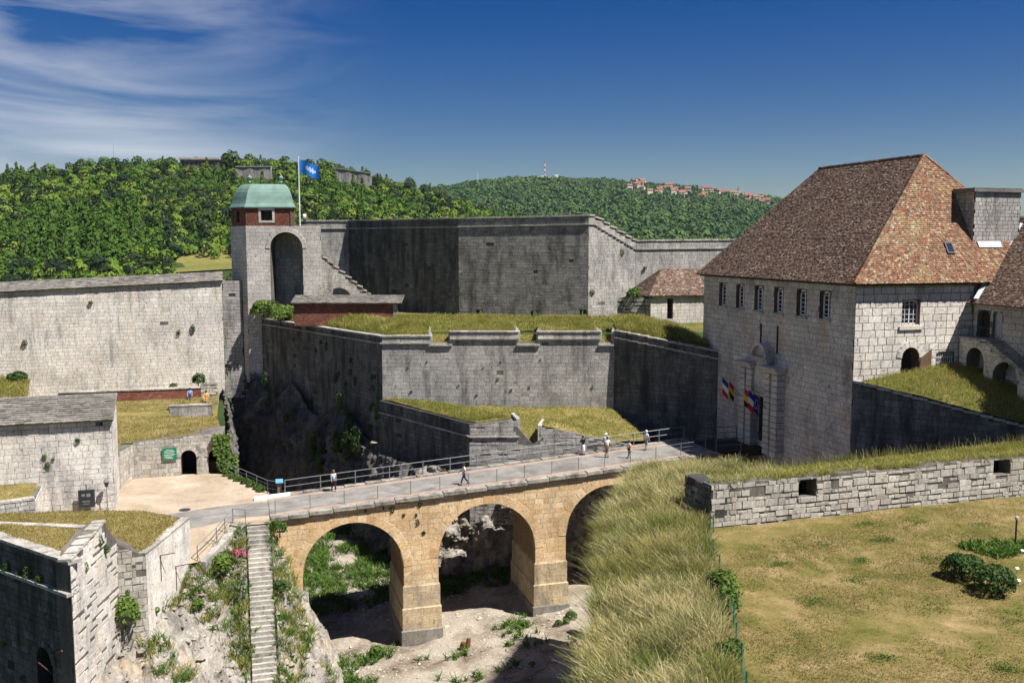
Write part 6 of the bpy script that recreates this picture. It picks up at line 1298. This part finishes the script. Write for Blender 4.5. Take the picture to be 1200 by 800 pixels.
def person(label, pos, heading, h=1.75, stride=.0, arms=(.1, -.1), top=(.7, .7, .7), legs=(.03, .035, .06), hair=(.05, .03, .02), hat=None, long_skirt=False, shorts=False, sit=False, bag=None, bend=0.):
    root = thing('person', label, 'person', pos, 'people on the ramparts'); root.rotation_euler.z = heading; root.scale = (h/1.75,)*3
    V = []; E = []; Rr = []
    def add(p, r, par=None):
        V.append(p); Rr.append(r); i = len(V)-1
        if par is not None: E.append((par, i))
        return i
    hz = .95 if not sit else .32
    pe = add((0, 0, hz), .125); sp = add((bend*.3, 0, hz+.2), .115, pe); ch_ = add((bend*.7, 0, hz+.42), .135, sp); nk = add((bend, 0, hz+.55), .058, ch_); hb = add((bend+.02, 0, hz+.62), .07, nk); hd = add((bend+.035, 0, hz+.7), .092, hb); add((bend+.02, 0, hz+.78), .07, hd)
    add((bend+.125, 0, hz+.675), .018, hd)   # nose
    J = {}
    for k, s in enumerate((-1, 1)):
        ax = arms[k]; sh = add((bend*.8, s*.175, hz+.47), .06, ch_); el = add((bend*.8+ax*.5, s*.24, hz+.2), .043, sh); wr = add((bend*.8+ax*1.3+.05, s*.22, hz-.02+abs(ax)*.3), .03, el); pa = add((V[wr][0]+.02, s*.22, V[wr][2]-.08), .033, wr)
        for q in range(4): add((V[pa][0]+.035-.02*q, s*.22+.01*q, V[pa][2]-.085-.01*(q in (1, 2))), .009, pa)
        add((V[wr][0]+.06, s*.2, V[wr][2]-.09), .01, wr); J['a%d' % k] = (V[sh], V[el], V[wr])
        lx = stride*s
        hp = add((0, s*.09, hz-.06), .088, pe)
        if sit: kn = add((.42, s*.13, hz+.05), .062, hp); an = add((.55, s*.13, -.25+.3), .042, kn)
        else: kn = add((lx*.45+.04, s*.1, .5), .062, hp); an = add((lx-(.1 if lx < 0 else 0), s*.1, .09+(.06 if lx < 0 else 0)), .042, kn)
        add((V[an][0]+.16, s*.11, V[an][2]-.055), .035, an); J['l%d' % k] = (V[hp], V[kn], V[an])
    skin('body', V, E, Rr, SK, root)
    a0, a1 = J['a0'], J['a1']; mid = lambda p, q, t: tuple(p[i]+(q[i]-p[i])*t for i in range(3))
    skin('shirt', [(0, 0, hz+.0), V[sp], V[ch_], (bend*.95, 0, hz+.51), a0[0], mid(a0[0], a0[1], .8), a1[0], mid(a1[0], a1[1], .8)], [(0, 1), (1, 2), (2, 3), (2, 4), (4, 5), (2, 6), (6, 7)], [(.155, .175), .15, .165, .08, .08, .062, .08, .062], pmat(top), root)
    l0, l1 = J['l0'], J['l1']
    if long_skirt: skin('skirt', [(0, 0, hz+.08), (0, 0, hz-.1), (.02, 0, .6), (.03, 0, .22)], [(0, 1), (1, 2), (2, 3)], [.14, .18, .19, .2], pmat(legs), root)
    else:
        e0, e1 = (l0[1], l1[1]) if shorts else (l0[2], l1[2])
        skin('trousers', [(0, 0, hz+.06), l0[0], l0[1], mid(l0[1], e0, .9), l1[0], l1[1], mid(l1[1], e1, .9)] if not shorts else [(0, 0, hz+.06), l0[0], mid(l0[0], l0[1], .95), l1[0], mid(l1[0], l1[1], .95)], [(0, 1), (1, 2), (2, 3), (0, 4), (4, 5), (5, 6)] if not shorts else [(0, 1), (1, 2), (0, 3), (3, 4)], [.14, .105, .08, .062, .105, .08, .062] if not shorts else [.14, .115, .1, .115, .1], pmat(legs), root)
    for k in range(2):
        p = J['l%d' % k][2]; mb = MB(); mb.hexa([(p[0]-.08, p[1]-.05, p[2]-.1), (p[0]+.2, p[1]-.045, p[2]-.1), (p[0]+.2, p[1]+.045, p[2]-.1), (p[0]-.08, p[1]+.05, p[2]-.1)], [(p[0]-.07, p[1]-.04, p[2]), (p[0]+.12, p[1]-.035, p[2]-.03), (p[0]+.12, p[1]+.035, p[2]-.03), (p[0]-.07, p[1]+.04, p[2])]); o = mb.build('shoe', pmat((.03, .028, .026))); o.parent = root
    hx, hzz = V[hd][0], V[hd][2]; mb = MB(); mb.lathe((hx-.025, 0, hzz), [(.108, -.05), (.115, .02), (.1, .085), (.06, .125), (0, .138)], 12); o = mb.build('hat' if hat else 'hair', pmat(hat or hair), smooth=True); o.parent = root
    if hat: mb = MB(); mb.lathe((hx, 0, hzz+.03), [(.09, .01), (.165, -.005), (.165, .003), (.09, .025)], 14); o = mb.build('hat_brim', pmat(hat)); o.parent = root
    mb = MB()
    for s in (-1, 1): mb.lathe((hx+.085, s*.032, hzz-.005), [(.013, -.008), (.013, .008), (0, .009)], 6)
    mb.box(hx+.085, hx+.093, -.025, .025, hzz-.065, hzz-.055); o = mb.build('eyes_and_mouth', pmat((.05, .025, .02))); o.parent = root
    if bag: mb = MB(); mb.obox((.16, -.2, hz-.02), (1, 0), .26, .12, .24); o = mb.build('bag', pmat(bag)); o.parent = root
    return root
dk_ = lambda u, v: (u, v, DK(u)-.12)
person('man in white shirt and dark trousers striding alone at the bridge middle', dk_(-1.45, 1.7), math.pi, 1.78, .3, (.25, -.22), (.72, .72, .74), (.02, .025, .05))
person('walker in pale blue shirt and dark trousers on the left bridge end', dk_(-11.7, 5.3), R(-80), 1.78, .16, (.12, -.1), (.35, .5, .68), (.02, .025, .04), hair=(.2, .1, .05))
person('woman in black top and long white skirt leaning at the far railing', dk_(10.57, 5.75), R(90), 1.72, .0, (.3, .3), (.012, .012, .014), (.72, .7, .7), long_skirt=True, bend=.12)
person('man in white hat, pale shirt and black shorts by the far railing', dk_(12.75, 5.75), R(80), 1.72, .05, (.1, .1), (.68, .74, .8), (.015, .015, .018), hat=(.75, .75, .74), shorts=True)
person('man in white T-shirt and khaki trousers standing mid roadway', dk_(12.1, 3.9), R(60), 1.85, .06, (.08, -.05), (.7, .7, .7), (.32, .25, .17))
person('boy in white top and dark trousers with an orange bag', dk_(13.66, 2.7), R(10), 1.58, .1, (.2, -.1), (.68, .68, .7), (.02, .025, .045), bag=(.75, .3, .06))
person('white haired man in pale blue shirt and grey trousers near the right end', dk_(16.14, 4.5), R(20), 1.8, .1, (.1, -.1), (.6, .66, .76), (.22, .22, .25), hair=(.65, .63, .6))
person('person in white shirt and dark trousers on the tower platform by the flagpole', (-10.2, 52.2, 22.2), R(-60), 1.8, .05, (.1, .1), (.7, .7, .7), (.03, .04, .08))
person('person in blue sitting on the upper lawn against the brick parapet', (-24.0, 32.6, 3.55), R(-90), 1.75, 0, (.3, .3), (.15, .3, .55), (.03, .05, .12), sit=True)
person('person in yellow and orange sitting at the end of the brick parapet', (-22.3, 30.6, 3.55), R(-100), 1.7, 0, (.3, .3), (.7, .4, .1), (.5, .25, .08), sit=True)

# ================================================================== air over the valley
mb = MB(); _c = Vector((CAM.x+_sy*1900, CAM.y+_cy*1900, 0)); _rx, _fy = Vector((_cy, -_sy, 0)), Vector((_sy, _cy, 0))
_q = [_c-_rx*2500-_fy*2300, _c+_rx*2500-_fy*2300, _c+_rx*2500+_fy*2300, _c-_rx*2500+_fy*2300]
mb.hexa([p+Vector((0, 0, -22)) for p in _q], [p+Vector((0, 0, 330)) for p in _q]); hz = mb.build('haze', M['iron'])
hm = bpy.data.materials.new('thin_air'); hm.use_nodes = True; hm.node_tree.nodes.clear(); _v = N(hm.node_tree, 'ShaderNodeVolumePrincipled'); _o = N(hm.node_tree, 'ShaderNodeOutputMaterial')
_v.inputs['Color'].default_value = (.72, .84, 1, 1); _v.inputs['Density'].default_value = .00003; _v.inputs['Anisotropy'].default_value = .2; hm.node_tree.links.new(_v.outputs[0], _o.inputs['Volume'])
hz.data.materials.clear(); hz.data.materials.append(hm); tag(hz, 'thin bluish air over the whole valley', 'haze', None, 'stuff')
